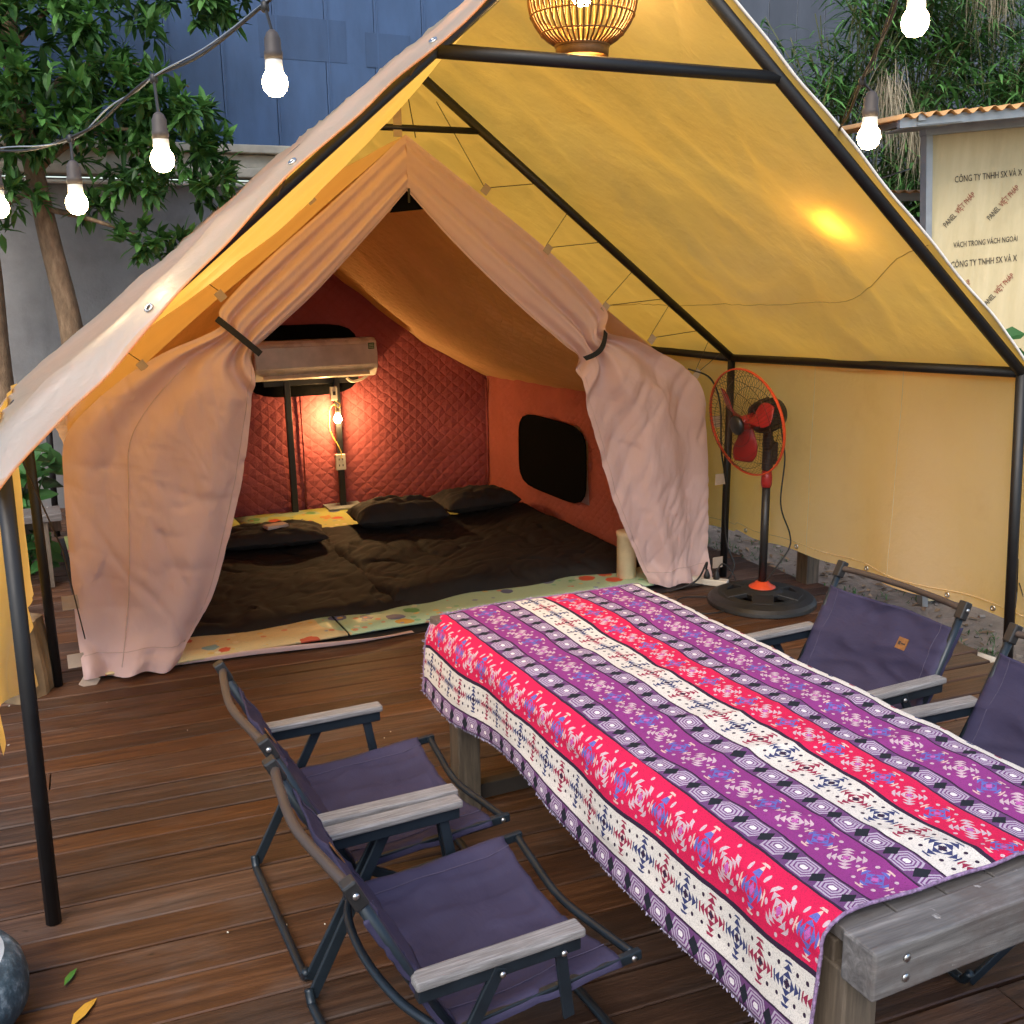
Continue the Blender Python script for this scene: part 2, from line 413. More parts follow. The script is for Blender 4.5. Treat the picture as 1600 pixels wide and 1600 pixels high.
BAMB = m_leaf('bamboo_leaf', (.030, .085, .025), (.10, .24, .06), .35, .5)
DRY = m_leaf('dry_grass', (.16, .13, .08), (.30, .26, .18), .2, .8)
HERB = m_leaf('herb_leaf', (.02, .07, .02), (.05, .16, .04), .3, .5)
LITTER = m_leaf('leaf_litter', (.07, .045, .028), (.22, .15, .09), .05, .8)
def m_soil():
    M = Mat('soil'); c = M.co(); f = M.noise(c, 2.5, 8, .7); v = M.noise(c, 25, 6, .75)
    col = M.ramp(f, [(.3, (.12, .10, .085)), (.6, (.25, .21, .18)), (.8, (.36, .32, .28))])
    col = M.mix(((Ex(M.nt, v) - .6) * 5).clamp(), col, (.42, .39, .35))
    return M.pr(col, .9, 0, M.bump(v, .8, .03))
SOIL = m_soil()
def m_panel():
    M = Mat('foil_panel'); c = M.co(); x, y, z = M.xyz(M.tc.outputs['Object']); f = M.noise(M.co('Object', (6, 1, .6)), 3, 6)
    drt = M.noise(M.co('Object', (1, 1, .5)), 4, 6, .7)
    col = M.ramp(f, [(.3, (.58, .49, .28)), (.7, (.68, .585, .36))])
    col = M.mix(((Ex(M.nt, drt) - .5) * 3).clamp() * .5, col, (.40, .34, .20))
    n = M.bump((x * 180).sin() * .5 + .5, .25, .002)
    return M.pr(col, .45, .15, n)
PANEL = m_panel()
GALV = plain('galvanised_steel', (.32, .35, .38), .45, .6)
CORR = plain('corrugated_sheet', (.52, .28, .10), .5, .1, .2, 6)
def m_tyre():
    M = Mat('painted_tyre'); f = M.noise(M.co(), 16, 6, .7)
    col = M.ramp(f, [(.45, (.03, .055, .075)), (.55, (.06, .10, .13)), (.68, (.26, .32, .37))])
    return M.pr(col, .6, 0, M.bump(f, .5, .01))
TYRE = m_tyre()
STONE = plain('pale_stone_top', (.46, .50, .53), .7, 0, .25, 9, .3)
LOG = plain('log_wood', (.22, .15, .08), .8, 0, .5, 7, .6, 22)

def m_textile():
    """striped tablecloth: s across the stripes (m), t along them (m)"""
    M = Mat('woven_tablecloth')
    uvn = M.n('ShaderNodeUVMap'); u, v, _ = M.xyz(uvn.outputs[0])
    ns = M.noise(M.co(), 26, 2); wob = (Ex(M.nt, ns) - .5) * .004
    ns2 = M.noise(M.co('Object', (1, 1, 1), loc=(7, 3, 1)), 9, 3); s0 = u + wob * 1.3; t = v + (Ex(M.nt, ns2) - .5) * .022
    WD, HX = .127, .0745; PER = 2 * WD + 2 * HX + .127
    s = s0 + .127 - HX + (PER - .127)      # phase: hem begins with a hex band, then cream, red, hex, purple, hex ...
    # bands in one period measured from the start of a cream band: cream WD, red WD, hex, purple WD, hex
    q = (s0 - HX).mod(PER)
    PX = .0055                                # woven steps
    is_cream = q.lt(WD); is_red = q.gt(WD) * q.lt(2 * WD); is_h1 = q.gt(2 * WD) * q.lt(2 * WD + HX)
    is_pur = q.gt(2 * WD + HX) * q.lt(3 * WD + HX); is_h2 = q.gt(3 * WD + HX)
    is_hex = is_h1.max(is_h2)
    loc = (q - WD / 2) * is_cream + (q - 1.5 * WD) * is_red + (q - 2.5 * WD - HX) * is_pur     # -WD/2..WD/2
    lh = (q - 2 * WD - HX / 2) * is_h1 + (q - 3 * WD - HX * 1.5) * is_h2
    MP = .088
    off = is_red * .044 + is_pur * .02
    k = ((t + off) / MP).floor(); b = ((t + off) / MP).fract() * MP - MP / 2
    odd = k.mod(2.0).gt(.5)
    a = loc
    # fold by symmetry, arms of stacked triangles
    aa, bb = a.abs() / .050, b.abs() / .043
    A = aa.max(bb); B = aa.min(bb)
    saw = 1 - (A * 3.3 + .15).fract()
    plus = B.lt(saw * .30) * A.gt(.12) * A.lt(.97)
    da, db = (a + b).abs() / .062, (a - b).abs() / .062
    DA = da.max(db); DB = da.min(db); saw2 = 1 - (DA * 3.6 + .2).fract()
    xarm = DB.lt(saw2 * .34) * DA.gt(.10) * DA.lt(.98)
    dotm = ((aa - .66).op('POWER', 2.0) + (bb - .66).op('POWER', 2.0)).lt(.011)
    dot2 = ((aa - .9).op('POWER', 2.0) + (bb - .0).op('POWER', 2.0)).lt(.011).max(((bb - .9).op('POWER', 2.0) + aa * aa).lt(.011))
    cen = (aa + bb).lt(.2)
    fib = Ex(M.nt, M.noise(M.co('Object', (1, 1, 1)), 350, 2))
    CRM = (.62, .58, .53); RD = (.56, .012, .07); PU = (.235, .035, .19); DK = (.028, .014, .035); BL = (.07, .105, .34); WH = (.52, .38, .43); MR = (.27, .022, .06); LI = (.40, .34, .43); NV = (.035, .045, .13)
    base = M.mix(is_red, CRM, RD); base = M.mix(is_pur, base, PU)
    notc = is_red.max(is_pur)
    c_odd = M.mix(notc, NV, (.11, .12, .40)); c_ev = M.mix(notc, MR, WH)
    c = M.mix(plus * odd, base, c_odd)
    c = M.mix(xarm * (1 - odd) * notc, c, c_ev); c = M.mix(plus * (1 - odd) * (1 - notc), c, c_ev)
    tips = plus * odd * A.gt(.72) * notc
    c = M.mix(tips, c, (.62, .42, .38))
    c = M.mix(dotm * odd, c, M.mix(notc, DK, WH)); c = M.mix(dot2 * (1 - odd) * notc, c, WH); c = M.mix(dotm * (1 - odd) * (1 - notc), c, DK)
    c = M.mix(cen, c, M.mix(notc, DK, (.45, .1, .35)))
    # hexagon bands
    HP = .088; hb = ((t / HP).fract() - .5) * HP
    ha, hbb = lh.abs() / (HX / 2), hb.abs() / (HP / 2)
    e = (hbb + ha * .38).max(ha * 1.12)            # hexagon metric
    ring = (e * 4.6).fract()
    hexc = M.mix(ring.lt(.42), LI, (.15, .05, .17)); hexc = M.mix(e.lt(.2), hexc, (.72, .68, .68))
    hexc = M.mix(e.gt(.86), hexc, (.13, .05, .15))
    dia = ((1 - hbb) * 1.55 + ha * .9).lt(.60)
    hexc = M.mix(dia, hexc, (.012, .016, .022))
    hexc = M.mix(ha.gt(.86), hexc, DK)
    c = M.mix(is_hex, c, hexc)
    # dark line between cream and red
    edge = (q - WD).abs().lt(.0065)
    c = M.mix(edge, c, DK)
    c = M.mix(((.52 - fib) * 3).clamp() * .62, c, DK)
    n = M.bump(fib, .35, .0015)
    return M.pr(c, .92, 0, n, .2)
TEXT = m_textile()
FRINGE = plain('fringe', (.30, .27, .38), .9, 0, .5, 90)

# ================================================================== SETTING
# ground: one sheet to the horizon, with a bumpy patch near the deck
g = MB()
def gfn(i, j):
    x = lerp(-60, 70, i) ; y = lerp(-60, 80, j); return (x, y, -.14)
g.grid(gfn, 8, 8)
tag(g.build('ground', SOIL), kind='structure')
# deck: dark bed with real planks on it
DA = R(-4.2)                                              # boards run a little askew to the tent
DX0, DX1 = -5.2, 2.42
dk = MB().box((-1.4, 1.25, -.085), (7.7, 10.1, .07))
deck = tag(dk.build('deck', plain('deck_bed', (.02, .013, .01), .95)), kind='structure')
ca, sa = math.cos(DA), math.sin(DA)
def plank(x0, x1, yc, w, dz):
    mb = MB(); n = 5; h = .034; pr_ = []
    for i in range(n + 1):
        x = lerp(x0, x1, i / n); j0 = random.uniform(-.003, .003); j1 = random.uniform(-.003, .003); zz = dz + random.uniform(-.0015, .0015)
        tw = random.uniform(-.0012, .0012)
        for (yy, z) in ((-w / 2 + j0, -h), (w / 2 + j1, -h), (w / 2 + j1, -.004), (w / 2 + j1 - .005, tw), (-w / 2 + j0 + .005, -tw), (-w / 2 + j0, -.004)):
            mb.v.append((x - (x0 + x1) / 2, yy, z + zz))
    for i in range(n):
        a = i * 6
        for k in range(6): mb.f.append((a + k, a + 6 + k, a + 6 + (k + 1) % 6, a + (k + 1) % 6))
    mb.f.append((0, 1, 2, 3, 4, 5)); mb.f.append(tuple(n * 6 + k for k in (5, 4, 3, 2, 1, 0)))
    o = mb.build('plank', WOOD, deck); xm = (x0 + x1) / 2
    o.location = (xm * ca - yc * sa, xm * sa + yc * ca, 0); o.rotation_euler = (0, 0, DA)
y = -3.9; row = 0
while y < 6.15:
    w = random.choice((.125, .14, .15, .16, .185))
    x1 = DX1 + random.uniform(-.05, .05) - max(0, y - 1.6) * .12
    cut = random.uniform(-3.4, 1.9) if row % 2 else None
    if row in (33, 34, 35, 36, 37): cut = -.10
    if cut is None: plank(DX0, x1, y + w / 2, w - .008, random.uniform(-.003, .001))
    else:
        plank(DX0, cut - .003, y + w / 2, w - .008, random.uniform(-.003, .001)); plank(cut + .003, x1, y + w / 2, w - .008, random.uniform(-.003, .001))
    y += w; row += 1
# ---- boundary wall behind the tent
WY = 6.7
cw = empty('boundary_wall', (0, WY, -.14), 'grey weathered concrete wall with cream ledge behind the tree', 'wall')
MB().box((0, WY + .1, 1.29), (16, .2, 2.9)).build('wall_face', CONC, cw, cw.location)
lg = MB(); lg.box((0, WY - .02, 2.80), (16, .34, .08)); lg.box((0, WY + .02, 2.90), (16, .26, .12)); lg.box((0, WY - .03, 3.0), (16, .36, .07))
lg.build('ledge', PLASTER, cw, cw.location, bevel=.01)
MB().tube([(-7.9, WY - .16, 2.70), (7.9, WY - .16, 2.70)], .018, 8).build('pipe', WHITEP, cw, cw.location)
fl = empty('sheet_metal_hoarding', (0, WY + .06, 3.04), 'tall blue-grey sheet metal hoarding above the concrete wall', 'hoarding')
x = -6.5
while x < 3.4:
    w = .47
    MB().box((x + w / 2, WY + .06, 5.02), (w - .005, .03, 3.95)).build('panel', MET_L, fl, fl.location, bevel=.004)
    MB().box((x + w + .03, WY + .043, 5.02), (.014, .012, 3.95)).build('seam_strip', MET_L, fl, fl.location)
    x += w
MB().box((-1.5, WY + .09, 5.02), (10.2, .02, 3.95)).build('backing', MET_L, fl, fl.location)
for kk, (px_, pz, pw, ph) in enumerate(((.82, 3.98, .80, .36), (1.62, 3.93, .44, .30))):
    MB().box((px_, WY + .0435 - kk * .004, pz), (pw, .003, ph)).build('patch', MET_L, fl, fl.location, bevel=.003)
fr_ = empty('charcoal_panel_fence', (8, WY + .3, -.14), 'dark charcoal panel fence with pale seams behind the canopy', 'fence')
x = 3.0
while x < 13:
    w = .40
    MB().box((x + w / 2, WY + .3, 3.2), (w - .012, .05, 6.7)).build('panel', MET_R, fr_, fr_.location)
    MB().box((x + w, WY + .30, 3.2), (.012, .03, 6.7)).build('seam', SEAM, fr_, fr_.location)
    x += w

# ================================================================== CANOPY on its steel frame
canopy = empty('canopy_tent', (0.05, 2.6, 0), 'yellow vinyl canopy on a black steel frame over the pink tent', 'canopy')
co_ = canopy.location.copy()
def part(name, mb, m, parent, **k): return mb.build(name, m, parent, co_, **k)
GY = [0, 2.1, 5.35]
APEX = [Vector((.03, 0, 3.17)), Vector((.05, 2.1, 2.985)), Vector((.12, 5.35, 2.74))]
EL_ = [Vector((-1.965, 0, 1.50)), Vector((-1.87, 2.1, 1.44)), Vector((-1.66, 5.35, 1.26))]
ER_ = [Vector((2.12, 0, 1.487)), Vector((2.138, 2.1, 1.402)), Vector((2.16, 5.35, 1.38))]
FL_ = [Vector((-1.98, .015, 0)), Vector((-1.86, 2.1, 0)), Vector((-1.70, 5.35, 0))]
FR_ = [Vector((2.22, .0, 0)), Vector((2.12, 2.09, 0)), Vector((2.16, 5.35, 0))]
PR = .024
for i in range(3):
    for a, b in ((FL_[i], EL_[i]), (FR_[i], ER_[i])):
        part('post', MB().tube([a, b], PR, 10), BLACK, canopy, smooth=True)
    for e in (EL_[i], ER_[i]):
        part('rafter', MB().tube([e + (e - APEX[i]).normalized() * .02, APEX[i]], .017 if (i == 0 and e is EL_[0]) else PR, 10), BLACK, canopy, smooth=True)
    zt = 2.625 if i == 0 else 2.665 if i == 1 else 2.6
    tl = (APEX[i].z - zt) / (APEX[i].z - EL_[i].z); tr_ = (APEX[i].z - zt) / (APEX[i].z - ER_[i].z)
    part('tie_bar', MB().tube([vl(APEX[i], EL_[i], tl), vl(APEX[i], ER_[i], tr_)], PR * .95 if i == 0 else .017, 10), BLACK, canopy, smooth=True)
for L_ in (EL_, ER_, APEX):
    for i in range(2):
        part('eave_pole' if L_ is not APEX else 'ridge_pole', MB().tube([L_[i], L_[i + 1]], PR, 10), BLACK, canopy, smooth=True)
def along(L_, y):
    if y <= 2.1: return L_[0].lerp(L_[1], y / 2.1)
    return L_[1].lerp(L_[2], (y - 2.1) / 3.25)
def sagshape(y):
    if 0 < y < 2.1: return math.sin(PI * y / 2.1)
    if y >= 2.1: return .35 * math.sin(PI * min(1, (y - 2.1) / 3.25))
    return 0
def roof(side):
    E_ = EL_ if side < 0 else ER_
    def fn(i, j):
        y = lerp(-.11 if side < 0 else -.035, 5.5, j ** 1.25); a = along(APEX, max(y, -.3)); e = along(E_, y)
        d = (e - a).normalized(); nrm = Vector((-d.z, 0, d.x)) if side > 0 else Vector((d.z, 0, -d.x))
        if nrm.z < 0: nrm = -nrm
        ext = .05 if side > 0 else .09
        p = a.lerp(e + d * ext, i)
        h = .03
        u_ = math.sin(PI * min(1, max(0, i) / .955)) ** .8
        if side < 0:
            sg = sagshape(y); h -= (.17 if y < 2.1 else .42) * u_ * sg
            low = sst(.58, .92, i)
            h += .040 * math.exp(-((y - .06) / .16) ** 2) * (1 - low) * (.85 + .15 * math.sin(i * 19))
            if y < 0:
                k_ = -y / .11
                h = lerp(h, lerp(.020, -.055, low) + .004 * math.sin(i * 37), k_)
        else:
            h += .045 * u_ * sagshape(y) * (1 if y < 2.1 else -1) + .014 * math.sin(i * 8 + y * 3) * sagshape(y)
            if y < 0: h += -y * .22 * (.7 + .3 * math.sin(i * 17 + .6)) + .003 * math.sin(i * 31)
        for fq, am in ((3, .014), (7, .006)):
            v_ = nz((i * 2.6 + y * .35) * fq * .4, (y - i * .7) * fq * .8, side + fq); h += am * max(0, 1 - abs(v_) * 5) ** 2 * (y > -.02)
        h += .010 * nz(i * 5, y * 2.3, side) + .004 * nz(i * 16, y * 9, side + 4)
        q = p + nrm * h
        q.y = y + (.012 * math.sin(i * 26) if y < -.1 else 0)
        if i > .93:                                   # turn down over the eave
            k = (i - .93) / .07; q.z -= .03 * k * k
        return q
    mb = MB().grid(fn, 60, 110)
    o = part('roof_sheet', mb, CANOPY, canopy, smooth=True)
    o['label'] = 'roof slope of the canopy, %s' % ('left, cream edge curling outward' if side < 0 else 'right, glowing yellow')
    return fn, o
fnL, sheetL = roof(-1); fnR, sheetR = roof(1)
# sewn hem along the front edge and a seam across the right slope
def ribbon(fn, i0, i1, j0, j1, off, n=70):
    mb = MB()
    for k in range(n + 1):
        i = lerp(i0, i1, k / n)
        for j in (j0, j1): mb.v.append(tuple(Vector(fn(i, j)) + off))
    for k in range(n): mb.f.append((2 * k, 2 * k + 1, 2 * k + 3, 2 * k + 2))
    return mb
sm = MB()
pts = []
for k in range(80):
    t = k / 79; y = lerp(0, 4.6, t); j = ((y + .035) / 5.535) ** .8
    i = .80 - .12 * sst(.18, 0, t) * 1.0 + .012 * math.sin(t * 9)
    pts.append(Vector(fnR(i, j)) + Vector((-.004, 0, -.004)))
part('sewn_seam', MB().tube(pts, .0024, 5), plain('seam_thread', (.52, .36, .16), .9), sheetR, smooth=True)
# white rope edge of the right sheet, grommets and lashings
edge = [Vector(fnR(k / 60, 0)) for k in range(61)]
part('edge_rope', MB().tube(edge, .006, 6), plain('white_rope', (.8, .76, .68), .9), sheetR, smooth=True)
edge = [Vector(fnL(k / 60, 0)) for k in range(61)]
part('edge_hem', MB().tube(edge, .0045, 6), CANOPY, sheetL, smooth=True)
for k, i in enumerate((.32, .535, .757, .985)):
    c = Vector(fnL(i, .004)); c2 = Vector(fnL(i, .02)); tdir = (Vector(fnL(i + .01, .004)) - Vector(fnL(i - .01, .004))).normalized()
    w_ = (c2 - c).normalized(); nn = tdir.cross(w_).normalized()
    if nn.dot(cam.location - c) < 0 and False: nn = -nn
    toC = (Vector((-1.93, -3.25, 1.98)) - c)
    if nn.dot(toC) < 0: nn = -nn
    c = c + w_ * .045
    part('grommet', MB().lathe([(.007, -.003), (.014, -.003), (.014, .003), (.007, .003)], 14, c + nn * .002, nn, True), STEEL, canopy, smooth=True)
    a = along(EL_, 0); ap = APEX[0]
    e0 = ap.lerp(a, min(.99, i + .055))
    part('lashing_cord', MB().tube([c + nn * .004, (c + e0) / 2 + nn * .004 + Vector((0, 0, -.01)), e0 + Vector((0, -.022, 0))], .003, 5), CORD, canopy)
# side walls
def wallR(i, j):
    y = lerp(-.05, 5.4, i); e = along(ER_, max(0, y)); z0 = e.z + .035; z1 = .285 + .03 * math.sin(y * 1.3) - .02 * (y > 2.1)
    dn = 1 - j
    x = e.x + .032 + .02 * j
    fold = math.sin(y * 6.2 + .7) * .5 + math.sin(y * 11.5 + 2 + j * .8) * .25 + math.sin(y * 2.7 + j) * .45
    x += .07 * sst(.8, 0, y) * j + .040 * fold * (1 + .9 * sst(1.4, .2, y)) * j ** .7 + .010 * nz(y * 3, j * 3, 2) + .03 * sst(.35, 0, y) * j * math.sin(j * 5)
    return (x, y, lerp(z0, z1 + .008 * math.sin(y * 9), j))
wr_ = part('side_wall', MB().grid(wallR, 150, 26), CANOPY, canopy, smooth=True)
wr_['label'] = 'right side wall of the canopy, plain cream yellow hanging sheet'
hp = [Vector(wallR(k / 240, .955)) + Vector((-.004, 0, 0)) for k in range(241)]
part('hem_stitch', MB().tube(hp, .002, 5), plain('hem_thread', (.55, .36, .18), .9), wr_, smooth=True)
for sx in (.335, .62):
    part('hem_stitch', MB().tube([Vector(wallR(sx * .42, k / 20)) + Vector((-.004, 0, 0)) for k in range(21)], .0012, 5), plain('hem_thread2', (.60, .48, .30), .9), wr_, smooth=True)
for yy in (.15, .41, .90, 1.45, 1.97, 2.5):
    c = Vector(wallR((yy + .05) / 5.45, .975)) + Vector((-.004, 0, 0))
    part('grommet', MB().lathe([(.007, -.003), (.014, -.003), (.014, .003), (.007, .003)], 14, c, (1, 0, 0), True), STEEL, canopy, smooth=True)
def wallL(i, j):
    y = lerp(.28, 2.5, i); e = along(EL_, max(0, y)); z0 = e.z + .03; z1 = .46 + .05 * math.sin(y * 2)
    x = e.x - .035 - .06 * j - .03 * math.sin(PI * j)
    x += .05 * (math.sin(y * 8.5 + 1.2) + .5 * math.sin(y * 15 + j * 2)) * j ** .8 + .02 * nz(y * 4, j * 3, 8)
    yy = y + .05 * math.sin(y * 12 + 1) * j
    return (x, yy, lerp(z0, z1, j))
wl_ = part('side_wall', MB().grid(wallL, 110, 26), CANOPY, canopy, smooth=True)
wl_['label'] = 'left side wall of the canopy hanging in folds behind the posts'
# loose guy line on the left front and right front posts
part('guy_line', MB().tube([(-1.93, .55, 1.44), (-1.80, 1.2, .9), (-1.72, 2.0, .25)], .003, 5), CORD, canopy)
part('guy_line', MB().tube([(2.24, 0, .5), (2.32, -.05, .25), (2.36, -.1, -.1)], .003, 5), CORD, canopy)
part('guy_line', MB().tube([(2.21, 0, .62), (2.25, 0.02, .45), (2.225, 0, .38)], .008, 5), BLACK, canopy)

# ================================================================== INNER TENT (pink canvas)
tent = empty('inner_tent', (0.05, 3.7, 0), 'pink canvas tent with tied-back door panels and quilted red lining', 'tent')
to_ = tent.location.copy()
def tp(name, mb, m, parent=None, **k): return mb.build(name, m, parent or tent, to_, **k)
PK = Vector((.045, 2.1, 2.63)); YB = 5.24
# door panels: rows s from the peak down, across k from the outer edge to the inner edge
OR_ = curve_at([(0, .045, 2.635), (.12, .45, 2.35), (.25, .90, 2.02), (.36, 1.22, 1.72), (.42, 1.21, 1.60), (.47, 1.42, 1.54), (.55, 1.72, 1.40), (.62, 1.90, 1.24), (.70, 1.95, 1.0), (.80, 1.975, .62), (.90, 1.985, .3), (1, 1.98, .0)])
IR_ = curve_at([(0, .045, 2.36), (.12, .30, 2.10), (.25, .64, 1.79), (.36, .96, 1.53), (.42, 1.06, 1.46), (.47, 1.07, 1.36), (.55, 1.11, 1.18), (.62, 1.155, 1.02), (.70, 1.22, .82), (.80, 1.33, .50), (.90, 1.45, .24), (1, 1.54, .03)])
OL_ = curve_at([(0, .045, 2.635), (.12, -.34, 2.31), (.25, -.70, 2.02), (.34, -.945, 1.79), (.40, -.965, 1.70), (.46, -1.25, 1.58), (.55, -1.53, 1.40), (.62, -1.70, 1.23), (.70, -1.735, 1.0), (.80, -1.745, .66), (.90, -1.75, .33), (1, -1.745, .03)])
IL_ = curve_at([(0, .045, 2.36), (.12, -.18, 2.13), (.25, -.48, 1.84), (.34, -.72, 1.64), (.40, -.795, 1.56), (.46, -.80, 1.44), (.55, -.825, 1.26), (.62, -.86, 1.08), (.70, -.905, .88), (.80, -.99, .60), (.90, -1.10, .31), (1, -1.30, .02)])
def panel_fn(Oc, Ic, st, seed):
    def fn(i, j):
        s, k = i, j
        a = Oc(s); b = Ic(s)
        x = lerp(a[0], b[0], k); z = lerp(a[1], b[1], k)
        ds = s - st
        g_ = math.exp(-(ds / .05) ** 2)                                  # gathered at the strap
        below = sst(0, .12, ds); above = sst(0, .22, -ds)
        wid = math.hypot(a[0] - b[0], a[1] - b[1])
        # folds radiate from the strap
        kk = k + .10 * nz(s * 2.2, k * 2, seed + 11)
        nf = lerp(5.5, 3.1, below) 
        ph = kk * nf * PI + seed + .8 * below
        fall = math.exp(-abs(ds) * (4.2 if ds < 0 else 3.2))
        amp = .030 * fall + .013 * below
        y = -amp * (math.sin(ph) + .45 * math.sin(ph * 1.9 + 1.3 + s * 3)) 
        y += -.05 * math.sin(PI * k) * (below * .9 + .15 * above) 
        y += .05 * g_ * (k - .5)
        # long soft diagonal drags and small crumples
        y += -.020 * below * nz(x * 2.6 + z * .8 + seed, z * .8, seed) - .007 * nz(x * 6 + z * 4, z * 3.2 - x * 2, seed + 3) * (below + .25)
        sl = -.9 if seed > 1 else .8                                    # creases lean towards the strap
        for fq, am, sd2 in ((2.6, .022, 1), (5.5, .014, 2), (12, .008, 3), (24, .0035, 4)):
            v_ = nz((x + sl * z * .45) * fq, z * fq * .28 - x * fq * .12, seed + 7 * sd2)
            y += am * max(0, 1 - abs(v_) * 5.5) ** 1.5 * (below * .9 + .12) * (nz(x * 1.7, z * 1.7, seed + sd2) > -.12)
            v_ = nz(x * fq * .35 + 3, (z + x * .3) * fq * 1.1, seed + 19 * sd2)
            y += am * .45 * max(0, 1 - abs(v_) * 6) ** 1.5 * below * (nz(x * 2.1, z * 2.1, seed + 5 + sd2) > .05)
        # hem bunches a little and trails forward on the deck
        y += -.05 * sst(.93, 1, s) * (1 + .6 * math.sin(k * 15 + seed))
        z2 = z
        if s > .9: z2 += .012 * math.sin(k * 13 + seed) * sst(.9, 1, s)
        return (x, 2.1 + y, max(z2, .006))
    return fn
pR = panel_fn(OR_, IR_, .42, 1.7); pL = panel_fn(OL_, IL_, .40, .4)
o = tp('door_panel', MB().grid(pR, 170, 64), PINK, smooth=True); o['label'] = 'right pink door panel gathered by a black strap'
o2 = tp('door_panel', MB().grid(pL, 170, 64), PINK, smooth=True); o2['label'] = 'left pink door panel gathered by a black strap'
def strap(fn, s, ext0, ext1):
    P = [Vector(fn(s, k / 14)) + Vector((0, -.016, 0)) for k in range(15)]
    P = [Vector(ext0)] + P + [Vector(ext1)] if ext0 else P
    mb = MB(); w = .016
    for p in P:
        mb.v.append((p.x - .006, p.y, p.z - w)); mb.v.append((p.x + .006, p.y, p.z + w))
    for k in range(len(P) - 1): mb.f.append((2 * k, 2 * k + 2, 2 * k + 3, 2 * k + 1))
    return mb
def strapbar(p, q, bow):
    p, q = Vector(p), Vector(q); d = (q - p).normalized(); w = Vector((-d.z, 0, d.x)) * .016; mb = MB(); n = 12
    for k in range(n + 1):
        t = k / n; c = p.lerp(q, t) + w.normalized() * bow * math.sin(PI * t) + Vector((0, -.02 * math.sin(PI * t), 0))
        mb.v.append(tuple(c - w)); mb.v.append(tuple(c + w))
    for k in range(n): mb.f.append((2 * k, 2 * k + 2, 2 * k + 3, 2 * k + 1))
    return mb
tp('seam', MB().tube([Vector(pL(lerp(.47, .985, k / 30), .32 + .06 * k / 30)) + Vector((0, -.003, 0)) for k in range(31)], .0028, 5), plain('pink_seam', (.58, .42, .37), .9), o2, smooth=True)
for pf, ow in ((pL, o2), (pR, o)):
    for rng in ([(lerp(0, .965, k / 60), .955) for k in range(61)], [(.962, lerp(.03, .955, k / 40)) for k in range(41)]):
        tp('hem_stitch', MB().tube([Vector(pf(*q)) + Vector((0, -.003, 0)) for q in rng], .0016, 4), bpy.data.materials['pink_seam'], ow, smooth=True)
tp('tie_strap', strapbar((-.975, 2.05, 1.745), (-.775, 2.05, 1.565), .0), STRAP, o2, solid=.004)
tp('tie_strap', strapbar((1.055, 2.03, 1.455), (1.205, 2.05, 1.60), -.035), STRAP, o, solid=.004)
# beige tabs with cords along the front edge of the roof
tabs = [(.47, 2.36), (.84, 2.05), (1.21, 1.725), (1.53, 1.53), (1.86, 1.31), (-.46, 2.30), (-.93, 1.84), (-1.32, 1.52)]
for (tx, tz) in tabs:
    sg = 1 if tx > 0 else -1
    ro = Matrix.Rotation(-sg * R(52), 3, 'Y')
    tb = tp('tab', MB().box((tx + sg * .012, 2.085, tz + .012), (.05, .004, .042), ro), TAB)
    E_ = ER_ if sg > 0 else EL_
    if sg > 0:
        f1 = min(.97, (APEX[1].z - (tz + .22)) / (APEX[1].z - E_[1].z)); f2 = min(.97, (APEX[1].z - (tz + .05)) / (APEX[1].z - E_[1].z))
        if tx < .5: tp('cord', MB().tube([(tx, 2.085, tz + .03), (.22, 2.1, 2.80)], .0022, 4), CORD, tb)
        else: tp('cord', MB().tube([(tx, 2.085, tz + .03), APEX[1].lerp(E_[1], f1)], .0022, 4), CORD, tb)
        tp('cord', MB().tube([(tx + .02, 2.085, tz + .02), APEX[1].lerp(E_[1], f2)], .0022, 4), CORD, tb)
    else:
        tp('cord', MB().tube([(tx, 2.085, tz + .02), (tx - .1, 2.1, tz + .10)], .0022, 4), CORD, tb)
tp('cord', MB().tube([(.0, 2.1, 2.64), (.02, 2.1, 2.85), (.045, 2.1, 2.96)], .004, 5), CORD)
tp('cord', MB().tube([(.10, 2.1, 2.62), (.06, 2.1, 2.85), (.05, 2.1, 2.96)], .003, 5), CORD)
tp('hanging_loop', MB().box((.0, 2.09, 2.70), (.045, .006, .16)), TAB)
# side tabs low on the panels
for p, r_ in (((-1.765, 2.07, .42), 0), ((-1.77, 2.05, .13), 0), ((-1.72, 2.03, .02), 35), ((2.005, 2.05, 1.02), 0), ((2.03, 2.03, .66), 0), ((2.03, 2.03, .12), 0)):
    tp('tab', MB().box(p, (.075, .004, .07), Matrix.Rotation(R(r_), 3, 'Y')), TAB)
# outer roof, outer walls
def oroof(sd_):
    def fn(i, j):
        y = lerp(2.12, YB + .03, j); ex = 1.90 if sd_ > 0 else -1.69 + .12 * j; ez = 1.24
        p = Vector((.045, y, 2.63 - .20 * j)).lerp(Vector((ex, y, ez - .08 * j)), i)
        h = -.07 * math.sin(PI * i) * math.sin(PI * j)
        return (p.x, p.y, p.z + h + .01 * nz(i * 4, j * 6, sd_))
    return fn
tp('outer_roof', MB().grid(oroof(1), 24, 30), PINK, smooth=True); tp('outer_roof', MB().grid(oroof(-1), 24, 30), PINK, smooth=True)
def owall(sd_):
    def fn(i, j):
        y = lerp(2.12, YB + .03, i); ex = 1.92 if sd_ > 0 else -1.68 + .12 * i
        return (ex + sd_ * .03 * j * (sd_ > 0) + .015 * nz(y * 3, j * 3, sd_), y, lerp(1.24, .01, j))
    return fn
tp('outer_wall', MB().grid(owall(-1), 24, 12), PINK, smooth=True)
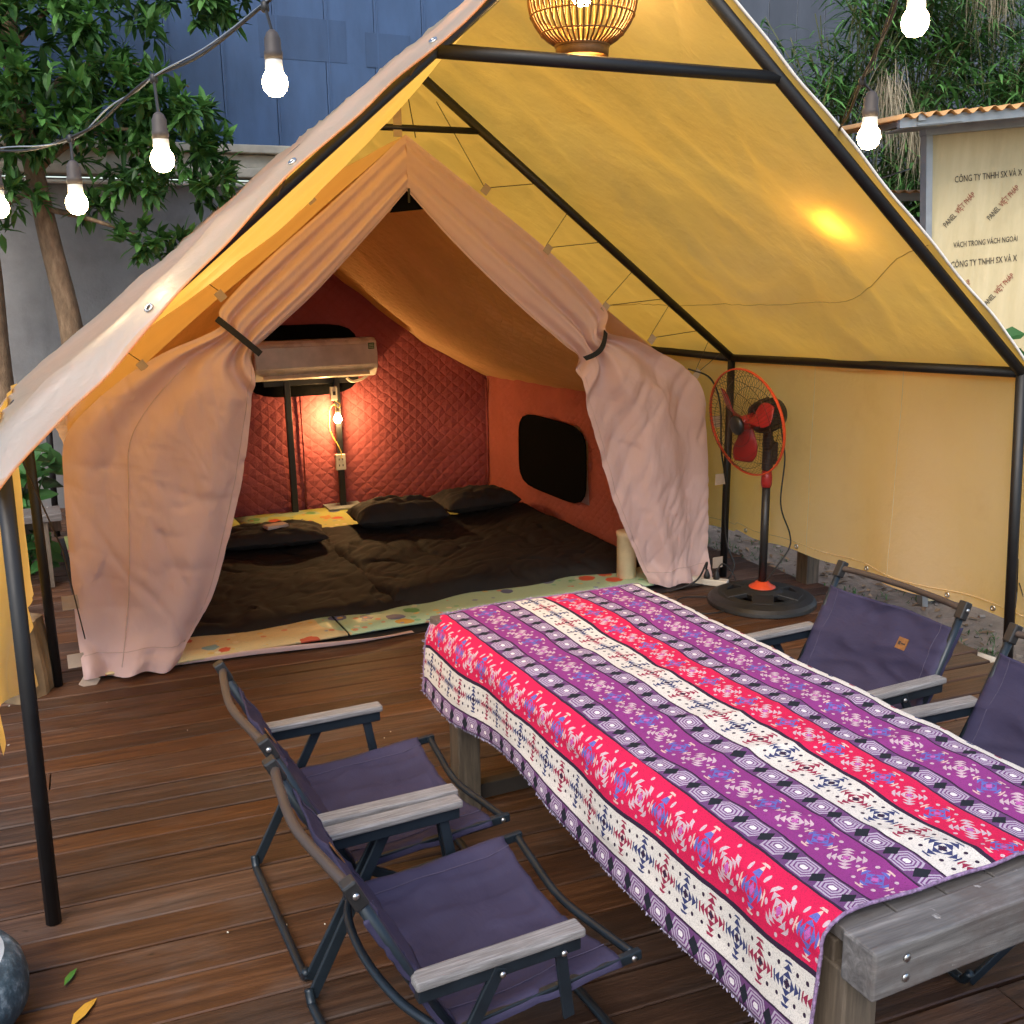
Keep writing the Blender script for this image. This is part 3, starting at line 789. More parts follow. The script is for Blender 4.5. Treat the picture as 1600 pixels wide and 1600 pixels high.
# lining: roof slopes belly down into the room
def lroof(sd_):
    def fn(i, j):
        y = lerp(2.14, YB - .03, j); ex = 1.865 if sd_ > 0 else -1.69; ez = 1.04 + .06 * (1 - j)
        a = Vector((.045, y, 2.40 - .06 * j)); e = Vector((ex, y, ez)); p = a.lerp(e, i)
        d = (e - a).normalized(); nrm = Vector((d.z, 0, -d.x)) * (1 if sd_ > 0 else -1)
        if nrm.z > 0: nrm = -nrm
        h = (.17 * math.sin(PI * i ** 1.35)) * (.45 + .55 * math.sin(PI * min(1, j * 1.02 + .02))) + .012 * nz(i * 9, y * 5, sd_)
        h += .008 * math.sin(y * 40 + 3 * math.sin(i * 9)) * math.sin(PI * i)
        return p + nrm * h
    return fn
tp('roof_lining', MB().grid(lroof(1), 50, 110), Q_ROOF, smooth=True); tp('roof_lining', MB().grid(lroof(-1), 40, 60), Q_ROOF, smooth=True)
def lside(sd_):
    def fn(i, j):
        y = lerp(2.15, YB - .02, i); ex = 1.875 if sd_ > 0 else -1.64 + .1 * i
        x = ex - sd_ * (.020 * abs(nz(y * 9 + j * 1.5, j * 1.2, 5)) * (1 - .6 * j) + .016 * math.sin(y * 16 + 2.5 * math.sin(j * 3 + y)) * (1 - .7 * j) + .03 * nz(y * 3, j * 3, 5))
        return (x, y, lerp(1.10, .012, j))
    return fn
# right lining wall has a mesh window: leave those faces out
mb = MB().grid(lside(1), 90, 40); keep = []
def inwin(y, z):
    if not (3.40 < y < 4.50): return False
    top = .80 - .10 * max(0, (abs(y - 3.95) - .36) / .19) ** 2; return .24 < z < top
for f in mb.f:
    c = sum((Vector(mb.v[i]) for i in f), Vector()) / 4
    if not inwin(c.y, c.z): keep.append(f)
mb.f = keep
ws = tp('side_lining', mb, Q_SIDE, smooth=True)
win = MB(); rim = []
for k in range(40):
    a = 2 * PI * k / 40; cy, cz = math.cos(a), math.sin(a); r_ = (abs(cy) ** 5 + abs(cz) ** 5) ** (-1 / 5)
    rim.append((1.840, 3.95 + .555 * cy * r_, .515 + .295 * cz * r_))
win.add([(1.842, 3.95, .515)] + [(1.842, p[1], p[2]) for p in rim], [(0, k + 1, (k + 1) % 40 + 1) for k in range(40)])
wn_ = tp('window', win, MESHBLK)
tp('window_binding', MB().tube(rim, .007, 6, closed=True), MESHBLK, wn_, smooth=True)
tp('outer_wall', MB().grid(owall(1), 24, 12), PINK, smooth=True)
tp('side_lining', MB().grid(lside(-1), 40, 16), Q_SIDE, smooth=True)
def lback(i, j):
    x = lerp(-1.50, 1.875, i); top = 2.36 - abs(x - .045) * .72
    z = lerp(.02, max(top, .95), j)
    return (x, YB - .02 - .02 * nz(x * 2.5, z * 2.5, 3) - .012 * math.sin(x * 7 + z * 2) * (1 - j), z)
wb = tp('back_lining', MB().grid(lback, 90, 50), Q_BACK, smooth=True)
def oback(i, j):
    x = lerp(-1.54, 1.92, i); top = 2.60 - abs(x - .045) * .74
    return (x, YB + .04, lerp(.02, max(top, 1.2), j))
tp('outer_back', MB().grid(oback, 30, 20), PINK, smooth=True)
for x in (1.855, .205):
    tp('lining_seam', MB().tube([(x, YB - .05, .03), (x + .008, YB - .052, .5), (x, YB - .05, 1.02)], .009, 6), Q_BACK, wb, smooth=True)
# black mesh flap behind the air conditioner
bw = MB(); rim = []
for k in range(40):
    a = 2 * PI * k / 40; cy, cz = math.cos(a), math.sin(a); r_ = (abs(cy) ** 4 + abs(cz) ** 4) ** (-1 / 4)
    rim.append((.24 + .47 * cy * r_, YB - .068, 1.255 + .285 * cz * r_))
bw.add([(.24, YB - .072, 1.255)] + rim, [(0, k + 1, (k + 1) % 40 + 1) for k in range(40)])
tp('vent_flap', bw, MESHBLK, wb, solid=.004)
# hooked apex of the doorway, dark mesh triangle behind it
tp('apex_mesh', MB().add([(-.045, 2.13, 2.25), (.15, 2.13, 2.27), (.045, 2.13, 2.40)], [(0, 1, 2)]), MESHBLK)
tp('zip_pull', MB().tube([(.05, 2.09, 2.37), (.047, 2.085, 2.30)], .006, 6), BLACK)
# ground sheet edge
def gs(i, j):
    x = lerp(-1.70, 1.9, i); y0 = 1.99 - .0 * x + .03 * math.sin(x * 3) + .07 * sst(-.2, -1.0, x)
    return (x, lerp(y0, YB, j), .004 + .006 * (1 - j) * abs(math.sin(x * 4)))
tp('ground_sheet', MB().grid(gs, 60, 10), plain('ground_sheet_cloth', (.015, .014, .018), .6), smooth=True)
def lip(i, j):
    x = lerp(-1.5, -.05, i); y0 = 2.02 + .03 * math.sin(x * 3) + .07 * sst(-.2, -1.0, x)
    return (x, y0 - .035 * j - .02 * math.sin(PI * j), .012 + .03 * math.sin(PI * j) * math.sin(PI * i))
tp('door_sill', MB().grid(lip, 40, 6), PINK, smooth=True)

# ================================================================== IN THE TENT
def slab(x0, x1, y0, y1, z, t, name, m, label, cat, wob=0):
    def fn(i, j): return (lerp(x0, x1, i), lerp(y0, y1, j), z + wob * nz(i * 7, j * 7, x0))
    mb = MB().grid(fn, 20, 20); o = mb.build(name, m, smooth=True); md = o.modifiers.new('t', 'SOLIDIFY'); md.thickness = t; md.offset = 1
    return tag(o, label, cat)
slab(-1.66, -.40, 2.06, 5.15, .024, .012, 'play_mat', MATF, 'cream printed foam mat with red drawings, inside the left panel', 'mat', .003)
slab(-.385, 1.80, 2.06, 5.15, .024, .012, 'play_mat', MATF, 'green printed foam mat under the wider bed', 'mat', .003)
def bed(x0, x1, y0, y1, h, seed, label):
    def prof(t):  # rounded edge
        return 1 - (1 - min(1, t / .07)) ** 3 if t < .07 else 1
    def fn(i, j):
        x = lerp(x0, x1, i); y = lerp(y0, y1, j)
        e = min(prof(i), prof(1 - i), prof(j), prof(1 - j))
        z = .026 + h * e
        cr = abs(nz(x * 3.2 + y * 1.3, y * 2.0 - x, seed)); cr2 = abs(nz(x * 7 - y * 5, y * 5, seed + 2))
        z += e * (.045 * nz(x * 1.5, y * 1.7, seed) - .016 * (1 - min(1, cr * 5)) * (nz(x * 1.2, y * 1.2, seed + 5) > -.05) - .006 * (1 - min(1, cr2 * 5)) + .006 * nz(x * 8, y * 8, seed))
        dx = .05 * nz(y * 3, 0, seed) * (1 - e); dy = .07 * nz(x * 3, 1, seed) * (1 - e)
        return (x + dx, y + dy, max(z, .026))
    o = MB().grid(fn, 130, 130).build('mattress', BED, smooth=True)
    return tag(o, label, 'mattress', 'mattresses on the tent floor')
bed(-1.55, .10, 2.36, 4.15, .05, 3, 'dark brown covered mattress next to the left door panel')
bed(-.04, 1.80, 2.40, 4.30, .072, 9, 'dark brown covered mattress below the black side window')
def pillow(c, lx, ly, h, rz, label, seed):
    root = MB()
    def fn(i, j):
        a = i * 2 - 1; b = j * 2 - 1
        e = (1 - abs(a) ** 3.2) * (1 - abs(b) ** 3.2); return a, b, max(0, e) ** .5
    cr_, sr_ = math.cos(rz), math.sin(rz)
    for sgn in (1, -1):
        def f2(i, j):
            a, b, e = fn(i, j); x = a * lx / 2 * (1 - .06 * (1 - abs(b)) ); y = b * ly / 2
            z = sgn * e * h * (.5 if sgn > 0 else .35) * (1 + .35 * nz(a * 3, b * 3, seed)) + .01 * nz(a * 8, b * 8, seed)
            return (c[0] + x * cr_ - y * sr_, c[1] + x * sr_ + y * cr_, c[2] + z)
        root.grid(f2, 36, 28)
    return tag(root.build('pillow', PILLOW, smooth=True), label, 'pillow', 'pillows on the mattresses')
pillow((-.36, 4.02, .135), .78, .44, .15, R(-8), 'flat black pillow carrying the small white packet', 1)
pillow((.62, 4.10, .172), .70, .42, .22, R(-4), 'plump black pillow in the middle, below the bulb', 2)
pillow((1.32, 4.28, .165), .66, .42, .19, R(6), 'dark pillow farthest right, against the tent corner', 3)
pk = MB().box((-.33, 3.97, .218), (.16, .085, .025), Matrix.Rotation(R(14), 3, 'Z'))
pk = pk.build('tissue_packet', plain('packet_white', (.62, .50, .44), .5), bevel=.006); tag(pk, 'small white packet lying on the left pillow', 'packet')
# ---- air conditioner on its stand
ac = empty('air_conditioner', (.29, 5.08, .03), 'white split air conditioner mounted on two black uprights', 'air conditioner')
al = ac.location.copy()
prof = [(0, 1.40), (.02, 1.425), (.15, 1.425), (.19, 1.40), (.215, 1.30), (.215, 1.21), (.205, 1.185), (.15, 1.125), (.10, 1.115), (0, 1.115)]
mb = MB(); X0, X1 = -.19, .80
for x in (X0, X1): mb.v += [(x, 5.17 - d, z) for d, z in prof]
n = len(prof); mb.f += [(k, (k + 1) % n, n + (k + 1) % n, n + k) for k in range(n)] + [tuple(reversed(range(n))), tuple(range(n, 2 * n))]
mb.build('housing', ACBODY, ac, al, bevel=.008, smooth=False)
MB().box((.305, 4.957, 1.30), (.975, .012, .165), Matrix.Rotation(R(-3), 3, 'X')).build('front_panel', plain('ac_front', (.55, .48, .43), .18), ac, al, bevel=.004)
MB().box((.305, 4.987, 1.158), (.86, .008, .055), Matrix.Rotation(R(-38), 3, 'X')).build('louver', plain('ac_louver', (.66, .58, .46), .35), ac, al, bevel=.003)
MB().box((.745, 4.948, 1.365), (.05, .004, .05), Matrix.Rotation(R(-3), 3, 'X')).build('energy_sticker', plain('sticker_green', (.06, .12, .05), .5), ac, al)
for k in range(3): MB().box((.745, 4.945, 1.377 - k * .012), (.036, .003, .004)).build('sticker_line', plain('sticker_line%d' % k, (.45, .5, .35), .5), ac, al)
for x in (.095, .50): MB().bar((x, 5.12, .03), (x - .01, 5.12, 1.13), .05, .035, (0, 1, 0)).build('stand_upright', BLACK, ac, al, bevel=.004)
MB().box((.29, 5.13, 1.09), (.78, .03, .05)).build('stand_crossbar', BLACK, ac, al, bevel=.004)
MB().box((.50, 5.10, .045), (.30, .22, .012)).build('foot_plate', plain('grey_plate', (.28, .32, .33), .5), ac, al)
MB().tube(spline([(.56, 5.05, 1.11), (.60, 5.04, 1.08), (.68, 5.05, 1.09), (.74, 5.06, 1.12)], 6), .011, 8).build('pipe', WHITEP, ac, al, smooth=True)
# sockets and naked bulb on the right upright
bx = empty('wall_socket', (.475, 5.09, .38), 'white twin socket on the right upright below the bulb', 'socket')
MB().box((.485, 5.085, .42), (.085, .03, .13)).build('socket_box', WHITEP, bx, bx.location, bevel=.006)
for z in (.395, .445):
    for x in (.47, .50): MB().box((x, 5.069, z), (.007, .004, .016)).build('slot', INK, bx, bx.location)
sw = empty('switch_box', (.44, 5.09, .93), 'small white breaker box on the right upright above the bulb', 'switch')
MB().box((.455, 5.085, .985), (.055, .035, .11)).build('box_shell', WHITEP, sw, sw.location, bevel=.005)
MB().box((.455, 5.064, .99), (.022, .008, .03)).build('lever', INK, sw, sw.location)
tb = empty('tent_bulb', (.465, 5.04, .78), 'lit bulb on a looped yellow wire inside the tent', 'bulb')
MB().lathe([(.001, -.034), (.018, -.030), (.031, -.012), (.032, .005), (.022, .027), (.014, .036)], 20, (.465, 5.035, .785)).build('glass', B_TENT, tb, tb.location, smooth=True)
MB().lathe([(.015, .036), (.018, .04), (.018, .07), (.010, .085)], 14, (.465, 5.035, .785)).build('lamp_holder', WHITEP, tb, tb.location, smooth=True)
MB().tube(spline([(.465, 5.035, .865), (.44, 5.03, .905), (.405, 5.04, .87), (.40, 5.05, .80), (.395, 5.05, .72), (.42, 5.05, .64), (.46, 5.06, .57), (.49, 5.07, .50), (.49, 5.068, .45)], 6), .0045, 6).build('wire', YWIRE, tb, tb.location, smooth=True)
MB().tube(spline([(.47, 5.035, .86), (.49, 5.03, .90), (.46, 5.05, .93)], 6), .0045, 6).build('wire', YWIRE, tb, tb.location, smooth=True)
# cream pot beside the right panel
pot = MB().lathe([(.055, .026), (.062, .03), (.062, .30), (.066, .305), (.066, .335), (.05, .34), (.03, .342)], 24, (1.50, 2.27, 0))
tag(pot.build('tall_jar', CREAM, smooth=True), 'cream cylinder jar standing inside the right door panel', 'jar')

# ================================================================== FAN
fan = empty('pedestal_fan', (2.0, 1.55, 0), 'black pedestal fan with orange red guard rim beside the right panel', 'fan')
fo = fan.location.copy(); FX, FY = 2.0, 1.55
bm_ = MB().lathe([(.20, .02), (.205, .062), (.26, .055), (.30, .040), (.318, .022), (.322, .0), (.30, 0)], 48, (FX, FY, 0), None, True)
bm_.lathe([(.135, .072), (.10, .092), (.05, .10), (.03, .10), (.03, .04), (.11, .03)], 32, (FX, FY, 0), None, True)
for k in range(5):
    a = 2 * PI * k / 5 + .3; d = Vector((math.cos(a), math.sin(a), 0)); p = Vector((FX, FY, 0))
    bm_.bar(p + d * .09 + Vector((0, 0, .068)), p + d * .23 + Vector((0, 0, .046)), .125, .03)
bm_.build('base', BLACKP, fan, fo, smooth=False, bevel=.004)
MB().lathe([(.082, .088), (.078, .098), (.05, .112), (.04, .125), (.03, .13)], 32, (FX, FY, 0)).build('base_collar', ORANGE, fan, fo, smooth=True)
MB().tube([(FX, FY, .10), (FX, FY, .74)], .024, 16).build('pole', BLACKP, fan, fo, smooth=True)
MB().lathe([(.027, .70), (.032, .72), (.032, .76), (.027, .80)], 20, (FX, FY, 0)).build('height_collar', RED, fan, fo, smooth=True)
MB().tube([(FX, FY, .80), (FX, FY, 1.0)], [.032, .03], 16).box((FX + .03, FY, .90), (.05, .05, .13)).build('neck', BLACKP, fan, fo, smooth=False, bevel=.006)
AX = Vector((-.97, -.05, -.17)).normalized()          # facing left, tipped a little down
HC = Vector((1.80, 1.505, 1.10))                     # hub
a1 = AX.cross(Vector((0, 0, 1))).normalized(); a2 = a1.cross(AX)
def fp(r, a, h): return HC + (a1 * math.cos(a) + a2 * math.sin(a)) * r + AX * h
RG = .305
gm = MB()
for k in range(72):
    a = 2 * PI * k / 72
    for sg in (1, -1):
        P = []
        for m in range(8):
            t = m / 7; r = lerp(.055, RG, t); sw_ = a + (.35 * (1 - t) if sg > 0 else -.1 * (1 - t))
            P.append(fp(r, sw_, sg * .075 * math.sqrt(max(0, 1 - t ** 2.6)) + .0))
        gm.tube(P, .0011, 3, cap=False)
for r in (.12, .19, .255):
    for sg in (1, -1):
        t = (r - .055) / (RG - .055)
        gm.tube([fp(r, 2 * PI * k / 48, sg * .075 * math.sqrt(1 - t ** 2.6)) for k in range(48)], .0016, 3, closed=True)
gm.build('guard', plain('guard_wire', (.05, .02, .015), .4, .4), fan, fo)
rimm = MB().lathe([(RG - .002, -.008), (RG + .006, -.008), (RG + .006, .008), (RG - .002, .008)], 64, HC, AX, True)
rimm.build('guard_rim', ORANGE, fan, fo, smooth=False, bevel=.002)
MB().lathe([(.001, .088), (.035, .086), (.055, .074), (.055, .06)], 28, HC, AX).build('guard_badge', BLACKP, fan, fo, smooth=True)
MB().lathe([(.001, .05), (.03, .046), (.042, .02), (.042, -.05)], 24, HC, AX).build('hub', RED, fan, fo, smooth=True)
for k in range(3):
    a0 = 2 * PI * k / 3 + .5
    def bl_(i, j):
        r = lerp(.035, .245, i); wd = (.28 + .75 * math.sin(PI * min(1, i * .86 + .12)) ** .8) * (.55 + .15 * i)
        a = a0 + (j - .5) * wd * 1.25 + .25 * i
        return fp(r, a, (j - .5) * .085 * (1 - .35 * i) + .005)
    MB().grid(bl_, 14, 10).build('blade', RED, fan, fo, smooth=True, solid=.004)
MB().lathe([(.05, -.07), (.085, -.085), (.095, -.12), (.095, -.19), (.08, -.235), (.04, -.25), (.001, -.252)], 28, HC, AX).build('motor_housing', BLACKP, fan, fo, smooth=True)
for k in range(14):
    a = 2 * PI * k / 14
    MB().bar(fp(.096, a, -.125), fp(.094, a, -.20), .006, .008, tuple(fp(1, a, 0) - HC)).build('vent_rib', BLACKP, fan, fo)
MB().tube(spline([fp(.09, -PI / 2 + .2, -.17), HC + Vector((.19, .04, -.16)), (FX + .01, FY, .98)], 5), .028, 12).build('tilt_joint', BLACKP, fan, fo, smooth=True)
MB().tube(spline([HC + Vector((.235, 0, .02)), (2.075, 1.52, 1.0), (2.085, 1.50, .86), (2.07, 1.5, .6), (2.13, 1.48, .42), (2.12, 1.47, .33), (2.04, 1.50, .2), (2.0, 1.53, .12)], 8), .0045, 6).build('power_cord', CABLE, fan, fo, smooth=True)
# power strip and cables on the deck
ps = empty('power_strip', (1.93, 1.98, 0), 'white power strip with plugs on the deck behind the fan', 'power strip')
MB().box((1.93, 1.98, .022), (.24, .065, .04), Matrix.Rotation(R(-50), 3, 'Z')).build('strip_body', WHITEP, ps, ps.location, bevel=.006)
for k, q in enumerate(((1.96, 1.945), (1.92, 1.99))):
    MB().lathe([(.02, .042), (.02, .06), (.012, .085), (.006, .10)], 14, (q[0], q[1], 0)).build('plug', BLACKP, ps, ps.location, smooth=True)
cb = MB().tube(spline([(1.96, 1.945, .095), (2.0, 1.93, .14), (2.05, 1.88, .06), (1.98, 1.78, .006), (1.80, 1.75, .006), (1.62, 1.82, .006), (1.50, 1.70, .006), (1.55, 1.52, .006), (1.75, 1.50, .006), (1.86, 1.58, .02)], 8), .0045, 6)
tag(cb.build('power_cable', CABLE, smooth=True), 'black cable looping over the deck between fan base and strip', 'cable')
cb = MB().tube(spline([(1.92, 2.0, .095), (1.90, 1.97, .15), (1.80, 1.93, .06), (1.66, 1.97, .006), (1.50, 1.98, .006), (1.36, 1.90, .006), (1.2, 1.93, .006)], 8), .006, 6)
tag(cb.build('power_cable', CABLE, smooth=True), 'thick black cable running from the strip under the tent door', 'cable')
cb = MB().tube(spline([(1.76, 2.02, 1.36), (1.90, 1.99, 1.30), (1.965, 1.97, 1.14), (1.985, 1.97, .86), (2.075, 2.03, .62), (2.092, 2.05, .40), (2.10, 2.03, .22), (2.13, 1.99, .10), (2.05, 1.95, .03), (1.96, 1.96, .045)], 8), .0055, 6)
tag(cb.build('power_cable', CABLE, smooth=True), 'black cable hanging from the right panel down the canopy post', 'cable')

# ================================================================== TABLE AND CLOTH
tbx0, tbx1, tby0, tby1, tz = -.60, .25, -1.99, .215, .722
table = empty('wooden_table', (-.18, -.89, 0), 'long weathered grey wooden table under the striped cloth', 'table')
tl_ = table.location.copy()
for k in range(6):
    w = (tbx1 - tbx0 - .03) / 6; xc = tbx0 + .015 + w * (k + .5)
    MB().box((xc, -.87, tz - .022), (w - .006, 2.06, .03)).build('top_board', TWOOD, table, tl_, bevel=.003)
MB().box(((tbx0 + tbx1) / 2, -1.955, tz - .037), (tbx1 - tbx0 + .02, .085, .104)).build('end_beam', TWOOD, table, tl_, bevel=.006)
MB().box(((tbx0 + tbx1) / 2, .175, tz - .068), (tbx1 - tbx0 + .05, .075, .15)).build('end_beam', TWOOD, table, tl_, bevel=.006)
for sx in (tbx0 + .03, tbx1 - .03): MB().box((sx, -.87, tz - .085), (.035, 2.0, .085)).build('apron', LWOOD, table, tl_, bevel=.003)
for sx in (tbx0 + .053, tbx1 - .053):
    for sy in (-1.868, .088): MB().box((sx, sy, .316), (.088, .085, .632)).build('leg', LWOOD, table, tl_, bevel=.005)
for sy in (-1.868, .088): MB().box(((tbx0 + tbx1) / 2, sy + .02, .05), (tbx1 - tbx0 - .2, .05, .06)).build('stretcher', plain('dark_stretcher%d' % (sy > 0), (.03, .022, .017), .8), table, tl_, bevel=.003)
for z in (.050, .092): MB().lathe([(.001, .004), (.008, .003), (.009, 0)], 12, (-.53, -1.998, tz - .108 + z), (0, -1, 0)).build('bolt', STEEL, table, tl_, smooth=True)
# cloth: s = distance from the left hem across the table
def hem_len(y):   # how far the left side hangs
    t = (y + 1.89) / 2.1
    return .285 - .03 * t + .022 * math.sin(t * 7.5 + .3) + .012 * math.sin(t * 17)
CY0, CY1 = -1.885, .205
def cloth(i, j):
    t = j; y = lerp(CY0, CY1, t)
    hang = .285
    Wt = tbx1 - tbx0 + .02
    s_tot = hang + Wt + .20
    s = i * s_tot
    rad = .012
    hl = hang; xl = tbx0 - .008
    wav = .5 * math.sin(y * 5.2 + .8) + .35 * math.sin(y * 9.7 + 2) + .3 * nz(y * 3, 2, 1)
    if s < hl:
        dn = hl - s; k = dn / hl
        scale = hem_len(y) / .285
        x = xl - .012 - (.014 + .022 * wav) * k ** 1.2 - .010 * k; z = tz + .004 - rad - dn * (scale * .98)
        z += .012 * (1 - sst(0, .06, dn)) * 1
        z = min(z, tz - .004)
        x -= .012 * sst(0, .05, dn) 
    elif s < hl + Wt:
        q = s - hl; x = xl + q; z = tz + .004 + .010 * sst(0, .03, q)
        z += .006 * abs(nz(x * 5, y * 7, 4)) + .007 * max(0, 1 - abs(nz(x * 1.5 + y * 2.6, y * 1.2 - x, 14)) * 4) ** 2 * sst(0, .08, q) * sst(0, .08, Wt - q) + .014 * max(0, nz(x * 2.2 + y, y * 3.4, 9)) * sst(0, .08, q) * sst(0, .08, Wt - q)
    else:
        q = s - hl - Wt; x = xl + Wt + .012 + .02 * q / .2 + .01 * wav * q / .2; z = tz + .004 - q
    # tail end hangs a little over the far edge
    yy = y
    # weave pulled slightly out of line
    yy += .012 * nz(x * 2.5, y * .8, 11)
    xw = x + (.016 * nz(y * 2.3, x, 21) + .013 * nz(y * 5.0, x * 3, 22)) * (1 if s > hl * .3 else .3)
    if abs(s - hl) < .04: xw = x
    if y > .165: z -= (y - .165) ** 1.2 * .5
    return (xw, yy, z)
NU, NV = 110, 210
mb = MB().grid(cloth, NU, NV)
S_TOT = .285 + (tbx1 - tbx0 + .02) + .20
def cuv(v, idx):
    i, j = divmod(idx, NV + 1); return (i / NU * S_TOT + .0095, lerp(CY0, CY1, j / NV))
tc_ = empty('tablecloth', (-.18, -.86, tz), 'red, purple and cream striped woven cloth on the long table', 'tablecloth')
mb.build('woven_cloth', TEXT, tc_, tc_.location, smooth=True, solid=.003, uvfn=cuv)
for jj, nm_ in ((0, 'near'), (1, 'far')):
    MB().tube([Vector(cloth(k / 90, jj)) + Vector((0, 0, .001)) for k in range(91)], .0042, 5).build('bound_edge', plain('edge_' + nm_, (.20, .13, .24), .9, 0, .6, 120), tc_, tc_.location, smooth=True)
fr = MB()
def fringe(p, d, L, w=.0022):
    q = p + d * L; sd__ = Vector((random.uniform(-1, 1), random.uniform(-1, 1), random.uniform(-1, 1))).cross(d).normalized() * w
    fr.add([p - sd__, p + sd__, q + sd__ * .3, q - sd__ * .3], [(0, 1, 2, 3)])
for k in range(620):
    i = random.random(); p = Vector(cloth(i, 1)); fringe(p, Vector((random.gauss(0, .35), 1, random.gauss(-.2, .5))).normalized(), random.uniform(.008, .02))
for k in range(160):
    i = random.random() * .98; p = Vector(cloth(i, 0)); fringe(p, Vector((random.gauss(0, .4), -1, random.gauss(0, .3))).normalized(), random.uniform(.003, .006))
for k in range(900):
    j = random.random(); p = Vector(cloth(0, j)); fringe(p, Vector((random.gauss(0, .4), random.gauss(0, .5), -1)).normalized(), random.uniform(.004, .010))
tag(fr.build('fringe', FRINGE, tc_, tc_.location), kind='stuff')

# ================================================================== FOLDING ARMCHAIRS (facing +X)
def make_chair(label):
    t = empty('folding_armchair', (0, 0, 0), label, 'chair', 'folding armchairs round the table'); Wd = .31
    for s_ in (-1, 1):
        yv = s_ * Wd
        u_ = MB().tube([(-.385, yv, .735), (-.27, yv, .5), (-.15, yv, .285)], .0145, 10).build('back_upright', NAVY, t, smooth=True)
        MB().bar((-.398, yv, .762), (-.368, yv, .700), .036, .034, (1, 0, 0)).build('bracket', BLACKP, u_, bevel=.005)
        MB().lathe([(.001, .006), (.007, .005), (.008, 0)], 10, (-.385, yv + s_ * .018, .735), (0, s_, 0)).build('rivet', STEEL, u_, smooth=True)
        MB().bar((-.22, yv, .315), (.325, yv, .352), .018, .026).build('seat_rail', NAVY, t, bevel=.003)
        MB().lathe([(.001, .006), (.007, .005), (.008, 0)], 10, (.30, yv + s_ * .010, .351), (0, s_, 0)).build('rivet', STEEL, t, smooth=True)
        ya = s_ * .335
        ar = MB().box((-.065, ya, .468), (.40, .030, .036)).build('arm_channel', NAVY, t, bevel=.003)
        MB().box((-.065, ya, .497), (.415, .052, .022)).build('arm_rest', AWOOD, t, bevel=.006)
        for xx, yo in ((.085, 0), (-.07, 0)):
            MB().lathe([(.001, .006), (.007, .005), (.008, 0)], 10, (xx, ya + s_ * .022, .462), (0, s_, 0)).build('rivet', STEEL, ar, smooth=True)
        MB().bar((.085, ya, .475), (.118, s_ * .322, .26), .010, .030, (1, 0, 0)).build('arm_strut', NAVY, t, bevel=.003)
        MB().bar((-.07, ya + s_ * .011, .475), (-.318, s_ * .335, .02), .012, .032, (1, 0, 0)).build('rear_leg', NAVY, t, bevel=.003)
        MB().bar((.345, s_ * .318, .02), (-.16, s_ * .318, .325), .012, .030, (0, 0, 1)).build('front_leg', NAVY, t, bevel=.003)
    def footbar(x, y_, r): return spline([(x, -y_, .10 * 0 + .05), (x + .0, -y_ + .02, .018), (x, -y_ + .06, .014), (x, 0, .014), (x, y_ - .06, .014), (x, y_ - .02, .018), (x, y_, .05)], 4)
    MB().tube(footbar(-.325, .335, .013), .013, 8).build('foot_bar', NAVY, t, smooth=True)
    MB().tube(footbar(.35, .32, .013), .013, 8).build('foot_bar', NAVY, t, smooth=True)
    MB().tube(spline([(-.385, -.30, .735), (-.40, -.2, .737), (-.418, 0, .735), (-.40, .2, .737), (-.385, .30, .735)], 6), .0125, 10).build('top_rod', plain('rod_wood', (.055, .04, .034), .5), t, smooth=True)
    MB().tube(spline([(.308, -.30, .351), (.296, -.2, .346), (.278, 0, .338), (.296, .2, .346), (.308, .30, .351)], 6), .011, 10).build('front_rod', NAVY, t, smooth=True)
    MB().tube(spline([(-.20, -.30, .33), (-.25, -.18, .34), (-.27, 0, .345), (-.25, .18, .34), (-.20, .30, .33)], 6), .011, 10).build('back_rod', NAVY, t, smooth=True)
    # back canvas wraps the uprights
    def bk(i, j):
        h = lerp(.675, .325, i); x0 = lerp(-.355, -.172, (0.675 - h) / .35)
        a = j * 2 - 1; y_ = a * .326
        sag = -.030 * (1 - a * a) * (.5 + .5 * math.sin(PI * i)) - .012 * (1 - a * a) * math.sin(i * 11 + 1.2 * a)
        if abs(a) > .95: sag += -.018 * (abs(a) - .95) / .05
        e = .018 * (1 - max(0, (abs(a) - .9) / .1) ** 2)
        sag += .008 * max(0, 1 - abs(nz(a * 1.3 + i, i * 4, 41)) * 4) ** 2
        return (x0 + sag + e + .008 * nz(i * 5, a * 3, 2), y_, h + .006 * math.sin(a * 3 + 1) - .010 * (1 - a * a) * (1 - i))
    bc = MB().grid(bk, 36, 40).build('back_canvas', SEAT, t, smooth=True, solid=.006)
    for q in (-.80, .80):
        MB().tube([Vector(bk(k / 12, (q + 1) / 2)) + Vector((.004, 0, .002)) for k in range(13)], .0016, 4).build('stitching', plain('stitch', (.055, .045, .085), .8), bc)
    c = Vector(bk(.33, .70)) + Vector((.006, 0, .004)); up_ = (Vector(bk(.2, .70)) - Vector(bk(.45, .70))).normalized(); nn = Vector((0, 1, 0)).cross(up_)
    ro = Matrix(((nn.x, 0, up_.x), (nn.y, 1, up_.y), (nn.z, 0, up_.z)))
    pt = MB().box(c, (.003, .046, .046), ro).build('leather_patch', LEATHER, bc)
    for dy, w, h in ((-.011, .010, .014), (.005, .014, .005), (.014, .004, .006)):
        MB().box(c + ro @ Vector((.0022, dy, 0)), (.001, w, h), ro).build('patch_mark', INK, pt)
